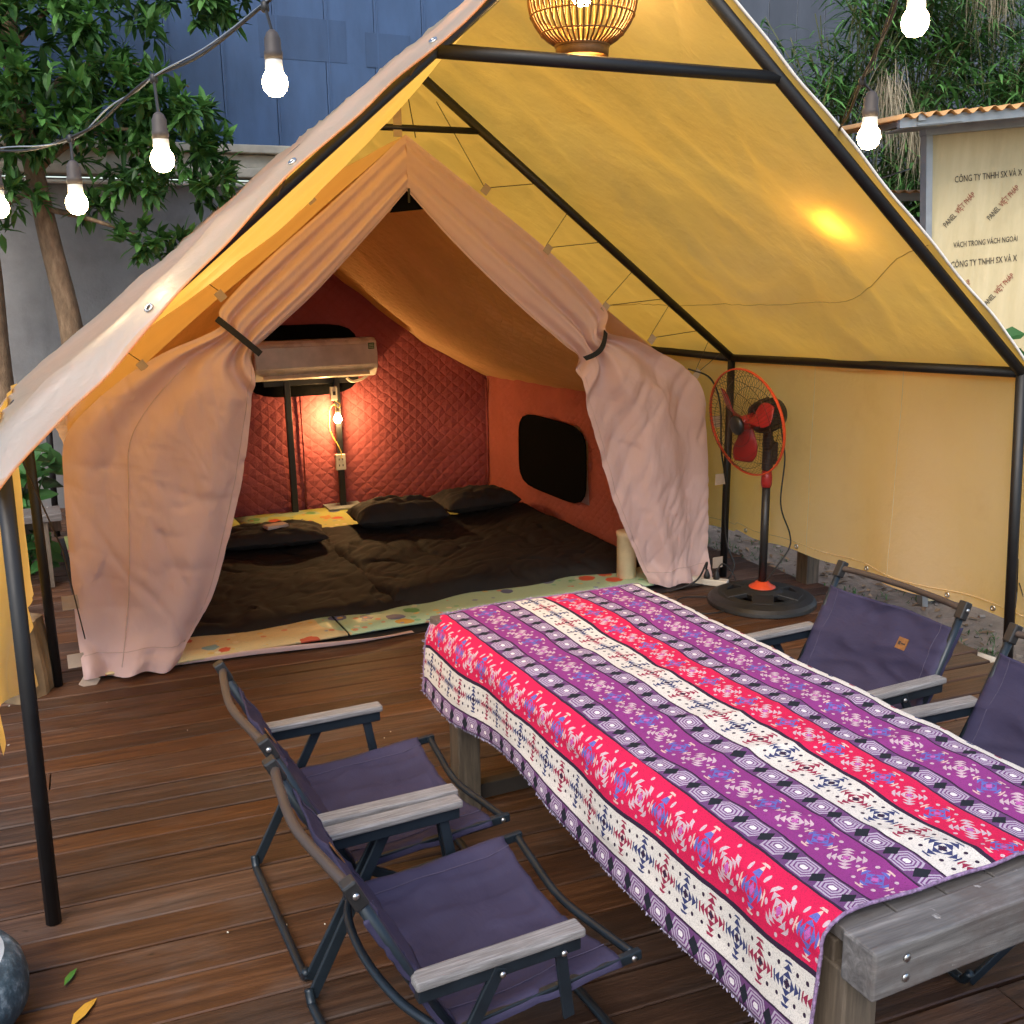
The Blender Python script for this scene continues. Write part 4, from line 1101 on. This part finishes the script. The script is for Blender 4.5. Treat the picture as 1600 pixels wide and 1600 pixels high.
    def st(i, j):
        x = lerp(-.165, .252, i); a = j * 2 - 1; y_ = a * .327; zr = lerp(.322, .352, i) + .016
        sag = -.040 * (1 - a * a) * (.65 + .35 * math.sin(PI * i)) - .006 * (1 - a * a) * math.sin(i * 9 + a * 2)
        sag += .007 * max(0, 1 - abs(nz(i * 1.6 + a * .8, a * 3.2, 31)) * 4) ** 2 - .005 * max(0, 1 - abs(nz(i * 2 - a, a * 4, 33)) * 4) ** 2
        if abs(a) > .94: sag -= .026 * ((abs(a) - .94) / .06)
        return (x + .012 * a * a * (1 if i > .5 else -1) * abs(i - .5) * 2 - .010 * (1 - a * a) * (i > .93), y_, zr + sag + .006 * nz(i * 4, a * 3, 6))
    sc = MB().grid(st, 36, 44).build('seat_canvas', SEAT, t, smooth=True, solid=.006)
    for q in (-.78, .78):
        MB().tube([Vector(st(k / 12, (q + 1) / 2)) + Vector((0, 0, .005)) for k in range(13)], .0016, 4).build('stitching', plain('stitch2', (.055, .045, .085), .8), sc)
    return t
ch = make_chair('purple folding armchair on the left, nearer the tent door'); ch.location = (-1.025, -.305, 0)
c2 = copy_tree(ch); c2['label'] = 'purple folding armchair on the left, nearest the viewer'; c2.location = (-1.03, -1.045, 0); c2.rotation_euler.z = R(1.5)
c3 = copy_tree(ch); c3['label'] = 'purple folding armchair across the table, nearer the fan'; c3.location = (.735, -.345, 0); c3.rotation_euler.z = R(181)
c4 = copy_tree(ch); c4['label'] = 'purple folding armchair across the table at the right picture edge'; c4.location = (.67, -1.185, 0); c4.rotation_euler.z = R(176)

# ================================================================== LIGHTS
def string_bulb(c, tilt, label, grp, name='string_light_bulb'):
    c = Vector(c); r = empty(name, c, label, 'bulb', grp)
    ax = Vector((tilt[0], tilt[1], 1)).normalized()
    MB().lathe([(.001, -.031), (.016, -.0275), (.0265, -.015), (.0305, .001), (.0275, .015), (.0215, .024), (.0175, .031)], 22, (0, 0, 0), ax).build('glass', B_STRING, r, smooth=True)
    MB().lathe([(.0185, .0302), (.0205, .032), (.020, .050), (.0195, .052)], 20, (0, 0, 0), ax).build('bulb_neck', BULBW, r, smooth=True)
    MB().lathe([(.021, .0525), (.0215, .07), (.019, .074), (.019, .098), (.013, .112), (.006, .118)], 18, (0, 0, 0), ax).build('lamp_holder', SOCK, r, smooth=True)
    top = ax * .117
    return r, c + top
GL = 'bulbs of the string light on the left'
wire_top = []
spec = [((-1.279, -.607, 2.404), (-1.283, -.570, 2.578), 'lit string light bulb hanging highest against the blue-grey metal sheets'),
        ((-1.50, -.256, 2.256), (-1.497, -.202, 2.462), 'lit string light bulb hanging in front of the tree crown'),
        ((-1.693, .097, 2.164), (-1.689, .143, 2.342), 'lit string light bulb hanging just right of the tree trunk'),
        ((-1.892, .42, 2.167), (-1.880, .452, 2.330), 'lit string light bulb cut by the left picture edge')]
for c, t_, lab in spec:
    r, tp_ = string_bulb(c, ((t_[0] - c[0]) * .25, (t_[1] - c[1]) * .25), lab, GL)
    MB().tube([tp_ - Vector(c), Vector(t_) - Vector(c)], .004, 6).build('drop_wire', CABLE, r)
    MB().lathe([(.006, -.012), (.010, -.008), (.010, .010), (.005, .014)], 10, Vector(t_) - Vector(c)).build('wire_clip', CABLE, r, smooth=True)
left = [(-1.15, -.80, 2.72), (-1.22, -.68, 2.635), (-1.283, -.570, 2.585), (-1.40, -.37, 2.50), (-1.497, -.202, 2.468), (-1.56, -.10, 2.425), (-1.62, .02, 2.375), (-1.689, .143, 2.347), (-1.78, .30, 2.328), (-1.88, .452, 2.335), (-2.0, .65, 2.36), (-2.4, 1.3, 2.6)]
P = spline(left, 6); sl = empty('string_light_cable', left[-1], 'black festoon cable sagging across the upper left', 'cable')
MB().tube(P, .0042, 6).build('cable', CABLE, sl, sl.location, smooth=True)
P2 = [p + Vector((.006 * math.sin(k * .5), 0, .004 + .008 * math.cos(k * .37))) for k, p in enumerate(P)]
MB().tube(P2, .0025, 5).build('support_wire', GALV, sl, sl.location, smooth=True)
GR = 'bulbs of the string light on the right'
specR = [((-.012, -1.347, 2.494), (-.010, -1.30, 2.65), 'lit string light bulb at the top right, hanging before the bamboo'),
         ((.225, -.976, 2.298), (.205, -.960, 2.44), 'lit string light bulb beside the corrugated roof edge')]
for c, t_, lab in specR:
    r, tp_ = string_bulb(c, ((t_[0] - c[0]) * .2, (t_[1] - c[1]) * .2), lab, GR)
    MB().tube([tp_ - Vector(c), Vector(t_) - Vector(c)], .004, 6).build('drop_wire', CABLE, r)
    MB().lathe([(.006, -.012), (.010, -.008), (.010, .010), (.005, .014)], 10, Vector(t_) - Vector(c)).build('wire_clip', CABLE, r, smooth=True)
right = [(-.20, -1.55, 2.95), (-.08, -1.40, 2.78), (.0, -1.28, 2.665), (.08, -1.19, 2.57), (.15, -1.06, 2.49), (.205, -.960, 2.445), (.215, -.90, 2.33), (.24, -.6, 2.18), (.6, .2, 2.05), (1.25, .9, 2.25), (1.62, .95, 2.20), (3.0, 1.5, 2.4)]
P = spline(right, 6); sr = empty('string_light_cable', right[-1], 'black festoon cable hanging at the upper right', 'cable')
P = spline([(-.20, -1.55, 2.95), (-.08, -1.40, 2.78), (.0, -1.28, 2.665), (.08, -1.19, 2.57), (.15, -1.06, 2.49), (.205, -.960, 2.445), (.607, -.475, 2.434), (1.013, .014, 2.455), (1.2, .2, 2.43), (1.46, .44, 2.315), (1.75, .8, 2.3), (3.0, 1.6, 2.5)], 6)
MB().tube(P, .0045, 6).build('cable', CABLE, sr, sr.location, smooth=True)
P2 = [p + Vector((-.012 * math.sin(k * .4), 0, -.012 * math.sin(k * .33))) for k, p in enumerate(P[:40])]
MB().tube(P2, .002, 5).build('thin_wire', CABLE, sr, sr.location, smooth=True)
c = (1.446, .45, 2.196); t_ = (1.46, .44, 2.31)
r, tp_ = string_bulb(c, (.1, 0), 'lit bulb glowing through the right roof slope from outside', GR)
MB().tube([tp_ - Vector(c), Vector(t_) - Vector(c)], .004, 6).build('drop_wire', CABLE, r)
# woven pendant lamp
LX, LY, LZ = .085, .34, 2.905
pl = empty('pendant_lamp', (LX, LY, LZ + .22), 'round woven rattan pendant lamp lit from inside', 'lamp')
rm = MB()
def lp(t):   # t 0 bottom..1 top -> radius, height
    z = lerp(-.158, .17, t); q = (z - .0) / .2
    return .195 * math.sqrt(max(.05, 1 - q * q * (1.25 if z < 0 else .9))), z
for k in range(46):
    a = 2 * PI * k / 46; P = []
    for m in range(15):
        r, z = lp(m / 14); P.append((LX + r * math.cos(a), LY + r * math.sin(a), LZ + z))
    rm.tube(P, .0042, 5)
rm.build('ribs', RATTAN, pl, pl.location, smooth=True)
for t in (0.0, .12, .30, .62, .86, 1.0):
    r, z = lp(t)
    MB().tube([(LX + (r + .004) * math.cos(2 * PI * k / 48), LY + (r + .004) * math.sin(2 * PI * k / 48), LZ + z) for k in range(48)], .006 if t in (0, 1) else .003, 6, closed=True).build('hoop', RATTAN, pl, pl.location, smooth=True)
r, z = lp(0)
MB().lathe([(r, z), (r + .006, z), (r + .004, z - .035), (r - .004, z - .035)], 40, (LX, LY, LZ), None, True).build('bottom_collar', RATTAN, pl, pl.location, smooth=True)
MB().lathe([(.001, -.045), (.025, -.04), (.04, -.015), (.042, .01), (.03, .04), (.016, .06)], 20, (LX, LY, LZ + .02)).build('bulb', B_LAMP, pl, pl.location, smooth=True)
MB().tube([(LX, LY, LZ + .08), (LX, LY, LZ + .25)], .008, 8).build('cord', CABLE, pl, pl.location)

# ================================================================== TREES AND PLANTS
def leaf(mb, p, d, L, w, upv):
    d = d.normalized(); s_ = d.cross(upv)
    if s_.length < 1e-3: s_ = d.orthogonal()
    s_.normalize(); n_ = s_.cross(d); b = len(mb.v)
    m1 = p + d * L * .35 - n_ * L * .02; m2 = p + d * L * .7 - n_ * L * .05; tip = p + d * L - n_ * L * .12
    mb.v += [tuple(x) for x in (p, m1 + s_ * w * .5 + n_ * w * .15, m1 - s_ * w * .5 + n_ * w * .15, m2 + s_ * w * .38 + n_ * w * .1, m2 - s_ * w * .38 + n_ * w * .1, tip, m1, m2)]
    mb.f += [(b, b + 1, b + 6), (b, b + 6, b + 2), (b + 6, b + 1, b + 3, b + 7), (b + 2, b + 6, b + 7, b + 4), (b + 7, b + 3, b + 5), (b + 4, b + 7, b + 5)]
rg = random.Random(5)
def rv(r_=rg): return Vector((r_.gauss(0, 1), r_.gauss(0, 1), r_.gauss(0, 1))).normalized()
TY = 5.85
tr = empty('broadleaf_tree', (-1.40, TY, -.14), 'leafy green tree with slim brown trunk before the concrete wall', 'tree')
tlc = tr.location.copy()
tk = spline([(-1.36, TY, -.14), (-1.40, TY, 1.0), (-1.42, TY, 1.6), (-1.50, TY, 2.2), (-1.56, TY, 2.75), (-1.62, TY, 3.3), (-1.60, TY, 4.1), (-1.5, TY, 4.9)], 5)
trm = MB().tube(tk, [lerp(.105, .045, k / (len(tk) - 1)) for k in range(len(tk))], 12)
br = [[(-1.55, TY, 2.70), (-1.30, TY - .2, 2.9), (-.95, TY - .35, 3.0), (-.55, TY - .4, 2.98)], [(-1.60, TY, 3.1), (-1.2, TY - .1, 3.45), (-.8, TY - .2, 3.5), (-.4, TY - .2, 3.35)],
      [(-1.58, TY, 2.9), (-1.85, TY - .15, 3.1), (-2.2, TY - .2, 3.2)], [(-1.6, TY, 3.6), (-1.2, TY, 3.95), (-.6, TY, 4.05), (.0, TY + .1, 4.1)], [(-1.62, TY, 3.4), (-2.0, TY, 3.8), (-2.4, TY, 4.0)],
      [(-1.52, TY, 2.45), (-1.2, TY - .3, 2.35), (-.85, TY - .4, 2.22)], [(-1.55, TY, 2.6), (-1.8, TY - .3, 2.45), (-2.1, TY - .3, 2.3)]]
for b in br: P = spline(b, 5); trm.tube(P, [lerp(.028, .006, k / (len(P) - 1)) for k in range(len(P))], 6)
trm.build('trunk', BARK, tr, tlc, smooth=True)
crown = MB()
blobs = [((-1.0, TY - .35, 3.15), .42, 26), ((-.60, TY - .45, 3.15), .34, 26), ((-.45, TY - .4, 2.85), .30, 20), ((-.85, TY - .45, 2.75), .34, 22), ((-1.35, TY - .3, 3.0), .40, 24), ((-1.75, TY - .25, 3.1), .45, 26), ((-2.15, TY - .2, 3.1), .4, 20),
         ((-1.5, TY - .2, 3.6), .55, 34), ((-1.0, TY - .1, 3.75), .5, 26), ((-2.0, TY - .1, 3.7), .5, 26), ((-.45, TY, 4.1), .42, 26), ((-.05, TY, 4.15), .34, 20), ((-1.1, TY, 4.25), .5, 26), ((-1.8, TY, 4.3), .5, 24),
         ((-.90, TY - .45, 2.20), .17, 9), ((-.62, TY - .45, 2.12), .14, 7), ((-1.2, TY - .35, 2.45), .14, 5), ((-2.0, TY - .3, 2.35), .22, 9), ((-1.75, TY - .3, 2.5), .2, 7), ((-.35, TY - .45, 2.6), .18, 8)]
for (c, r_, nn) in blobs:
    c = Vector(c)
    for k in range(int(nn * 1.1)):
        q = c + rv() * r_ * rg.random() ** .4 * 1.0; q.z = c.z + (q.z - c.z) * .8
        dirn = ((q - c).normalized() + Vector((0, -.2, .25)) + rv() * .4).normalized()
        for m in range(rg.randint(11, 18)):                # whorl of leaves at a twig tip
            d = (dirn * .55 + rv() * .9); leaf(crown, q + rv() * .03, d, rg.uniform(.10, .19), rg.uniform(.042, .064), Vector((0, 0, 1)) + rv() * .3)
        if k % 3 == 0: crown.tube([c + (q - c) * .3, q], .004, 3, cap=False)
tag(crown.build('crown', LEAF, tr, tlc), kind='stuff')
t2 = empty('bare_trunk_tree', (-1.92, 6.2, -.14), 'dim second tree trunk at the left picture edge by the wall', 'tree')
P = spline([(-1.93, 6.25, -.14), (-1.95, 6.25, 1.2), (-1.93, 6.25, 2.1), (-1.98, 6.25, 3.0), (-2.05, 6.25, 4.0)], 5)
MB().tube(P, [lerp(.10, .05, k / (len(P) - 1)) for k in range(len(P))], 10).build('trunk', BARK, t2, t2.location, smooth=True)
c2_ = MB()
for k in range(30):
    q = Vector((-2.1, 6.1, 4.0)) + rv() * .6
    for m in range(10): leaf(c2_, q, rv(), rg.uniform(.10, .17), .04, Vector((0, 0, 1)))
tag(c2_.build('crown', LEAF, t2, t2.location), kind='stuff')
# bank behind the shed, thick with bamboo
def hill(i, j):
    x = lerp(3.6, 12, i); y = lerp(2.6, 6.7, j)
    return (x, y, -.14 + 2.7 * sst(4.4, 6.6, x + (y - 4.5) * .6) * sst(3.6, 5.2, y) + .15 * nz(x, y, 3))
tag(MB().grid(hill, 30, 20).build('earth_bank', plain('dark_earth', (.03, .028, .02), .95, 0, .3, 4, .5, 8), smooth=True), kind='structure')
def blade(mb, p, d, L, w):
    d = d.normalized(); s_ = d.cross(Vector((0, 0, 1)))
    s_ = (s_ if s_.length > 1e-3 else Vector((1, 0, 0))).normalized(); b = len(mb.v); g_ = Vector((0, 0, -1))
    for t, ww in ((0, .35), (.35, 1), (.7, .75), (1, .02)):
        c = p + d * L * t + g_ * L * .45 * t * t; mb.v += [tuple(c - s_ * w * ww / 2), tuple(c + s_ * w * ww / 2)]
    mb.f += [(b, b + 2, b + 3, b + 1), (b + 2, b + 4, b + 5, b + 3), (b + 4, b + 6, b + 7, b + 5)]
clumps = [(4.75, 4.6, 3.0, .38), (5.05, 4.2, 2.3, .42), (5.35, 4.6, 3.75, .55), (5.5, 4.1, 2.85, .5), (5.9, 4.5, 3.4, .55), (6.1, 4.4, 4.2, .6), (5.75, 4.0, 2.1, .45), (6.3, 4.0, 2.9, .55), (6.9, 4.2, 3.5, .6), (6.7, 4.6, 4.5, .6), (7.3, 4.3, 4.2, .6), (5.0, 3.9, 1.7, .35), (4.6, 3.6, 1.75, .3), (6.6, 4.0, 3.7, .5), (6.0, 4.2, 2.6, .5), (5.6, 4.5, 4.4, .5), (7.1, 4.0, 3.0, .55)]
for n_, (x, y, z, r_) in enumerate(clumps):
    gx = hill((x - 3.6) / 8.4, (y - 2.6) / 4.1)[2]
    b = empty('bamboo_clump', (x, y, gx), 'narrow-leaved green bamboo on the bank above the shed', 'bamboo', 'bamboo growing on the bank')
    mb = MB(); st_ = MB()
    for s_ in range(46):
        tip = Vector((x, y, z)) + Vector((rg.gauss(0, r_ * .55), rg.gauss(0, r_ * .5), rg.gauss(0, r_ * .5)))
        base = Vector((x + rg.gauss(0, .12), y + .2 + rg.gauss(0, .1), max(gx, z - 1.0)))
        st_.tube([base, (base + tip) / 2 + Vector((0, 0, .15)), tip], .006, 4)
        h0 = rg.uniform(0, 2 * PI)
        for k in range(13):
            a = h0 + k * 2.4; q = tip.lerp(base, rg.random() * .35)
            d = Vector((math.cos(a), math.sin(a) - .3, rg.uniform(-.25, .75)))
            blade(mb, q, d, rg.uniform(.18, .42), rg.uniform(.018, .036))
    tag(mb.build('leaves', BAMB, b, b.location), kind='stuff'); st_.build('canes', plain('cane%d' % n_, (.10, .12, .04), .6), b, b.location)
for n_, (x, y, z, r_, L_) in enumerate([(5.15, 4.0, 3.45, .16, .5), (5.4, 3.9, 3.15, .16, .45), (6.2, 4.0, 4.5, .2, .5), (6.75, 3.9, 3.75, .16, .45)]):
    mb = MB()
    for k in range(150):
        p = Vector((x, y, z)) + Vector((rg.gauss(0, r_ * .5), rg.gauss(0, r_ * .3), rg.gauss(0, r_ * .4)))
        blade(mb, p, Vector((rg.gauss(0, .25), rg.gauss(-.15, .2), rg.uniform(-1.0, -.3))), L_ * rg.uniform(.5, 1.1), .006)
    tag(mb.build('dry_grass_tuft', DRY), 'bleached dry grass tuft hanging among the bamboo', 'grass', 'dry tufts in the bamboo')
# low green leaves left of the tent, right edge sprig
def herb(name, c, r_, nn, L_, w_, label):
    c = Vector(c); mb = MB(); e = empty(name, (c.x, c.y, -.14), label, 'plant'); st_ = MB()
    for k in range(nn):
        q = c + rv() * r_ * rg.random() ** .5; leaf(mb, q, Vector((rg.gauss(0, 1), rg.gauss(-.4, 1), rg.gauss(.2, .5))), L_ * rg.uniform(.7, 1.2), w_, Vector((0, -.6, 1)))
        if k % 4 == 0: st_.tube([(c.x, c.y, -.14), (c.x + (q.x - c.x) * .4, c.y + (q.y - c.y) * .4, (q.z - .14) * .6), q], .006, 4)
    tag(mb.build('leaves', HERB, e, e.location), kind='stuff'); st_.build('stems', HERB, e, e.location)
herb('leafy_plant', (-1.98, 4.6, .66), .34, 90, .17, .12, 'broad-leaved green plant behind the left canopy posts')
herb('low_plant', (-1.98, 4.3, .22), .26, 80, .13, .09, 'low bright green plant beneath the left bench rail')
herb('sapling', (2.62, .15, 1.50), .26, 46, .15, .11, 'green sapling leaves at the right picture edge below the panel')
# bench rail left
bn = empty('timber_bench', (-2.3, 4.0, 0), 'grey timber bench seen past the left canopy post', 'bench')
MB().box((-2.35, 4.0, .46), (1.3, .26, .05)).build('seat', TWOOD, bn, bn.location, bevel=.005)
MB().box((-2.35, 4.16, .36), (1.3, .04, .10)).build('rail', LWOOD, bn, bn.location, bevel=.004)
for x in (-2.9, -1.82): MB().box((x, 4.0, .217), (.07, .22, .434)).build('leg', LWOOD, bn, bn.location, bevel=.004)
# log stump, painted tyre stool
def stump(i, j):
    a = 2 * PI * i; r = .135 * (1 + .12 * math.sin(a * 3) + .06 * math.sin(a * 7)) * (1.12 - .22 * j + .05 * math.sin(j * 5)); return (-2.02 + r * math.cos(a), 2.10 + r * math.sin(a), .36 * j)
mb = MB().grid(stump, 32, 10); mb.f.append(tuple(i * 11 + 10 for i in range(32)))
tag(mb.build('log_stump', LOG, smooth=False), 'rough brown log stump at the foot of the left posts', 'stump')
ty = empty('tyre_stool', (-2.30, -.38, 0), 'blue painted tyre stool with pale round top at left edge', 'stool')
MB().lathe([(.16, .0), (.21, .012), (.245, .06), (.25, .11), (.24, .16), (.215, .195), (.18, .205), (.16, .20)], 48, (-2.30, -.38, 0), None, True).build('tyre', TYRE, ty, ty.location, smooth=True)
MB().lathe([(.001, .208), (.18, .207), (.198, .20), (.198, .185), (.001, .185)], 40, (-2.30, -.38, 0)).build('top', STONE, ty, ty.location, smooth=False)

# ================================================================== SHED at the right
def faded(name, col):
    M = Mat(name); f = M.noise(M.co('Object', (1, 1, 1)), 45, 4, .7)
    return M.pr(M.mix(((Ex(M.nt, f) - .42) * 5).clamp() * .55, col, (.36, .30, .18)), .7)
PINK_INK = faded('faded_dark_print', (.03, .026, .024)); RED_INK = faded('faded_red_print', (.30, .04, .025))
sh = empty('panel_shed', (3.1, 1.6, -.14), 'foil panel shed with printed lettering under an orange corrugated roof', 'shed')
# wall plane through A (left edge) facing the viewer; slightly leaning
A0 = Vector((2.955, 1.38, 2.2)); wdir = Vector((.905, -.425, .075)).normalized(); wup = Vector((-.05, .0, 1)); wup = (wup - wdir * wup.dot(wdir)).normalized(); wnm = wdir.cross(wup)
WM = Matrix((wdir, -wnm, wup)).transposed()            # local x along wall, y into shed, z up
def W3(a, b, c_): return A0 + wdir * a + wup * c_ - wnm * b
sl_ = sh.location.copy()
MB().box(W3(1.2, .03, -.93), (2.4, .06, 2.78), WM).build('wall_panel', PANEL, sh, sl_)
MB().box(W3(-.02, .0, -.93), (.035, .09, 2.82), WM).build('corner_post', GALV, sh, sl_)
MB().box(W3(1.2, -.02, .485), (2.5, .10, .05), WM).build('head_rail', GALV, sh, sl_)
def corr(i, j):
    a = lerp(-.32, 2.4, i); b = lerp(-.42, 1.4, j); return W3(a, b, .56 + .014 * math.sin(a * 2 * PI / .076) + .04 * b)
MB().grid(corr, 220, 6).build('roof_sheet', CORR, sh, sl_, smooth=True, solid=.003)
MB().box(W3(1.04, -.36, .515), (2.7, .04, .05), WM).build('purlin', GALV, sh, sl_)
MB().box(W3(1.04, .2, .545), (2.7, .04, .04), WM).build('purlin', GALV, sh, sl_)
MB().box(W3(-.20, -.1, .535), (.04, .60, .035), WM).build('rafter', GALV, sh, sl_)
MB().box(W3(-.1, -.14, .50), (.24, .5, .008), WM).build('soffit', GALV, sh, sl_)
def lettering(txt, a, c_, size, rot, m, b=-.004):
    cu = bpy.data.curves.new('lettering', 'FONT'); cu.body = txt; cu.size = size; cu.resolution_u = 2; cu.offset = size * .012
    ob = bpy.data.objects.new('tmp', cu); COL.objects.link(ob)
    bpy.context.view_layer.update()
    me = bpy.data.meshes.new_from_object(ob.evaluated_get(bpy.context.evaluated_depsgraph_get())); bpy.data.objects.remove(ob)
    me.materials.clear(); me.materials.append(m); me.name = 'lettering'
    o = bpy.data.objects.new('lettering', me); COL.objects.link(o); o.parent = sh
    RM = Matrix((wdir, wup, wnm)).transposed() @ Matrix.Rotation(rot, 3, 'Z') @ Matrix.Diagonal((.66, 1, 1))
    o.matrix_local = Matrix.Translation(W3(a, b, c_) - sl_) @ RM.to_4x4()
    w = max((v.co.x for v in me.vertices), default=0); return o, w
K = .00354
def LP(px_, py_): return ((px_ - 1462) * .00368, (343 - py_) * K - (px_ - 1462) * .00368 * .06)
lettering('CÔNG TY TNHH SX VÀ X', *LP(1500, 286), .050, R(1), PINK_INK)
lettering('VÁCH TRONG VÁCH NGOÀI', *LP(1500, 388), .043, R(1), PINK_INK)
lettering('CÔNG TY TNHH SX VÀ X', *LP(1496, 420), .050, R(1), PINK_INK)
for q in ((1488, 356), (1556, 347), (1484, 494), (1552, 486), (1624, 340), (1620, 478)):
    a, c_ = LP(*q); o, w = lettering('PANEL', a, c_, .044, R(45), PINK_INK)
    w *= .66; lettering('VIỆT PHÁP', a + (w + .012) * math.cos(R(45)), c_ + (w + .012) * math.sin(R(45)), .044, R(45), RED_INK)
# small lean-to roof behind
s2 = empty('lean_to', (4.1, 2.9, -.14), 'small grey lean-to with corrugated roof left of the panel shed', 'shed')
def corr2(i, j):
    a = lerp(-.45, 1.2, i); b = lerp(-.25, .7, j); d = Vector((.89, -.45, 0)); n2 = Vector((.45, .89, 0)); p = Vector((4.05, 2.6, 2.45)) + d * a + n2 * b
    p.z += .012 * math.sin(a * 2 * PI / .076) + .05 * b; return p
MB().grid(corr2, 130, 4).build('roof_sheet', CORR, s2, s2.location, smooth=True, solid=.003)
for a, b, z0, dz, w in ((-.35, -.2, 2.40, .05, .04),):
    MB().bar(Vector((4.05, 2.6, 2.405)) + Vector((.89, -.45, 0)) * -.45 + Vector((.45, .89, 0)) * -.22, Vector((4.05, 2.6, 2.405)) + Vector((.89, -.45, 0)) * 1.2 + Vector((.45, .89, 0)) * -.22, .03, .055).build('fascia', GALV, s2, s2.location)
for a in (-.12, .9):
    p = Vector((4.05, 2.6, 0)) + Vector((.89, -.45, 0)) * a; MB().box((p.x, p.y, 1.12), (.09, .09, 2.52)).build('post', CONC, s2, s2.location)
MB().box((4.55, 2.95, 1.1), (1.4, .05, 2.4), Matrix.Rotation(R(-27), 3, 'Z')).build('rear_wall', plain('dark_tin', (.05, .05, .05), .8), s2, s2.location)

# ================================================================== GROUND DETAIL right of the deck
tuf = MB()
for k in range(1500):
    x = 2.3 + abs(rg.gauss(0, .55)); yq = rg.uniform(-1.2, 5.0)
    if nz(x * 2.2, yq * 2.2, 5) < .02: continue
    p = Vector((x, yq, -.14))
    for m in range(3): blade(tuf, p + Vector((rg.gauss(0, .012), rg.gauss(0, .012), 0)), Vector((rg.gauss(0, .5), rg.gauss(0, .5), 1)), rg.uniform(.03, .09), .006)
tag(tuf.build('grass_tufts', HERB), 'short green grass tufts on the soil beside the deck', 'grass', kind='stuff')
lit = MB()
for k in range(900):
    x = 2.25 + abs(rg.gauss(0, .6)); yq = rg.uniform(-1.5, 5.0)
    leaf(lit, Vector((x, yq, -.132 + .01 * rg.random())), Vector((rg.gauss(0, 1), rg.gauss(0, 1), rg.gauss(.05, .12))), rg.uniform(.03, .11), rg.uniform(.012, .03), Vector((rg.gauss(0, .3), rg.gauss(0, .3), 1)))
tag(lit.build('leaf_litter', LITTER), 'brown dead leaves and twigs on the soil beside the deck', 'leaf litter', kind='stuff')
peb = MB()
for k in range(420):
    x = 2.3 + abs(rg.gauss(0, .5)); yq = rg.uniform(-1.5, 5.0); r_ = rg.uniform(.005, .018)
    peb.box((x, yq, -.138 + r_ * .3), (r_ * 2, r_ * 1.5, r_), Matrix.Rotation(rg.random() * 3, 3, 'Z') @ Matrix.Rotation(rg.random() * .8, 3, 'X'))
tag(peb.build('gravel', plain('pebble', (.20, .18, .16), .85, 0, .5, 3)), 'loose pale pebbles on the soil beside the deck', 'gravel', kind='stuff')
tag(MB().tube([(2.62, .62, -.11), (2.68, .18, -.11)], .026, 12).build('plastic_pipe', WHITEP, smooth=True), 'white plastic pipe lying on the soil behind the far chair', 'pipe')
tag(MB().box((2.52, 1.75, .03), (.10, .10, .34)).build('wooden_stake', LWOOD, bevel=.005), 'short grey wooden stake between fan pole and canopy wall', 'stake')
# leaves and crumbs on the deck
def deckleaf(p, ang, L_, w_, m, label):
    mb = MB(); leaf(mb, Vector(p), Vector((math.cos(ang), math.sin(ang), .06)), L_, w_, Vector((0, 0, 1))); tag(mb.build('fallen_leaf', m), label, 'leaf')
deckleaf((-1.97, -.34, .008), 1.1, .085, .02, plain('green_leaf', (.06, .22, .03), .5), 'small green leaf lying on the deck boards')
deckleaf((-1.965, -.53, .008), .95, .13, .034, plain('yellow_leaf', (.50, .27, .03), .5), 'yellow fallen leaf at the bottom left of the deck')
cm = MB()
for k in range(26):
    x, yq = rg.uniform(-2.6, 1.5), rg.uniform(-1.5, 2.0); s_ = rg.uniform(.0015, .004); cm.box((x, yq, .003), (s_ * 2, s_, .003), Matrix.Rotation(rg.random() * 3, 3, 'Z'))
tag(cm.build('crumbs', plain('pale_crumb', (.6, .58, .5), .8)), 'tiny pale specks scattered on the deck boards', 'specks', kind='stuff')
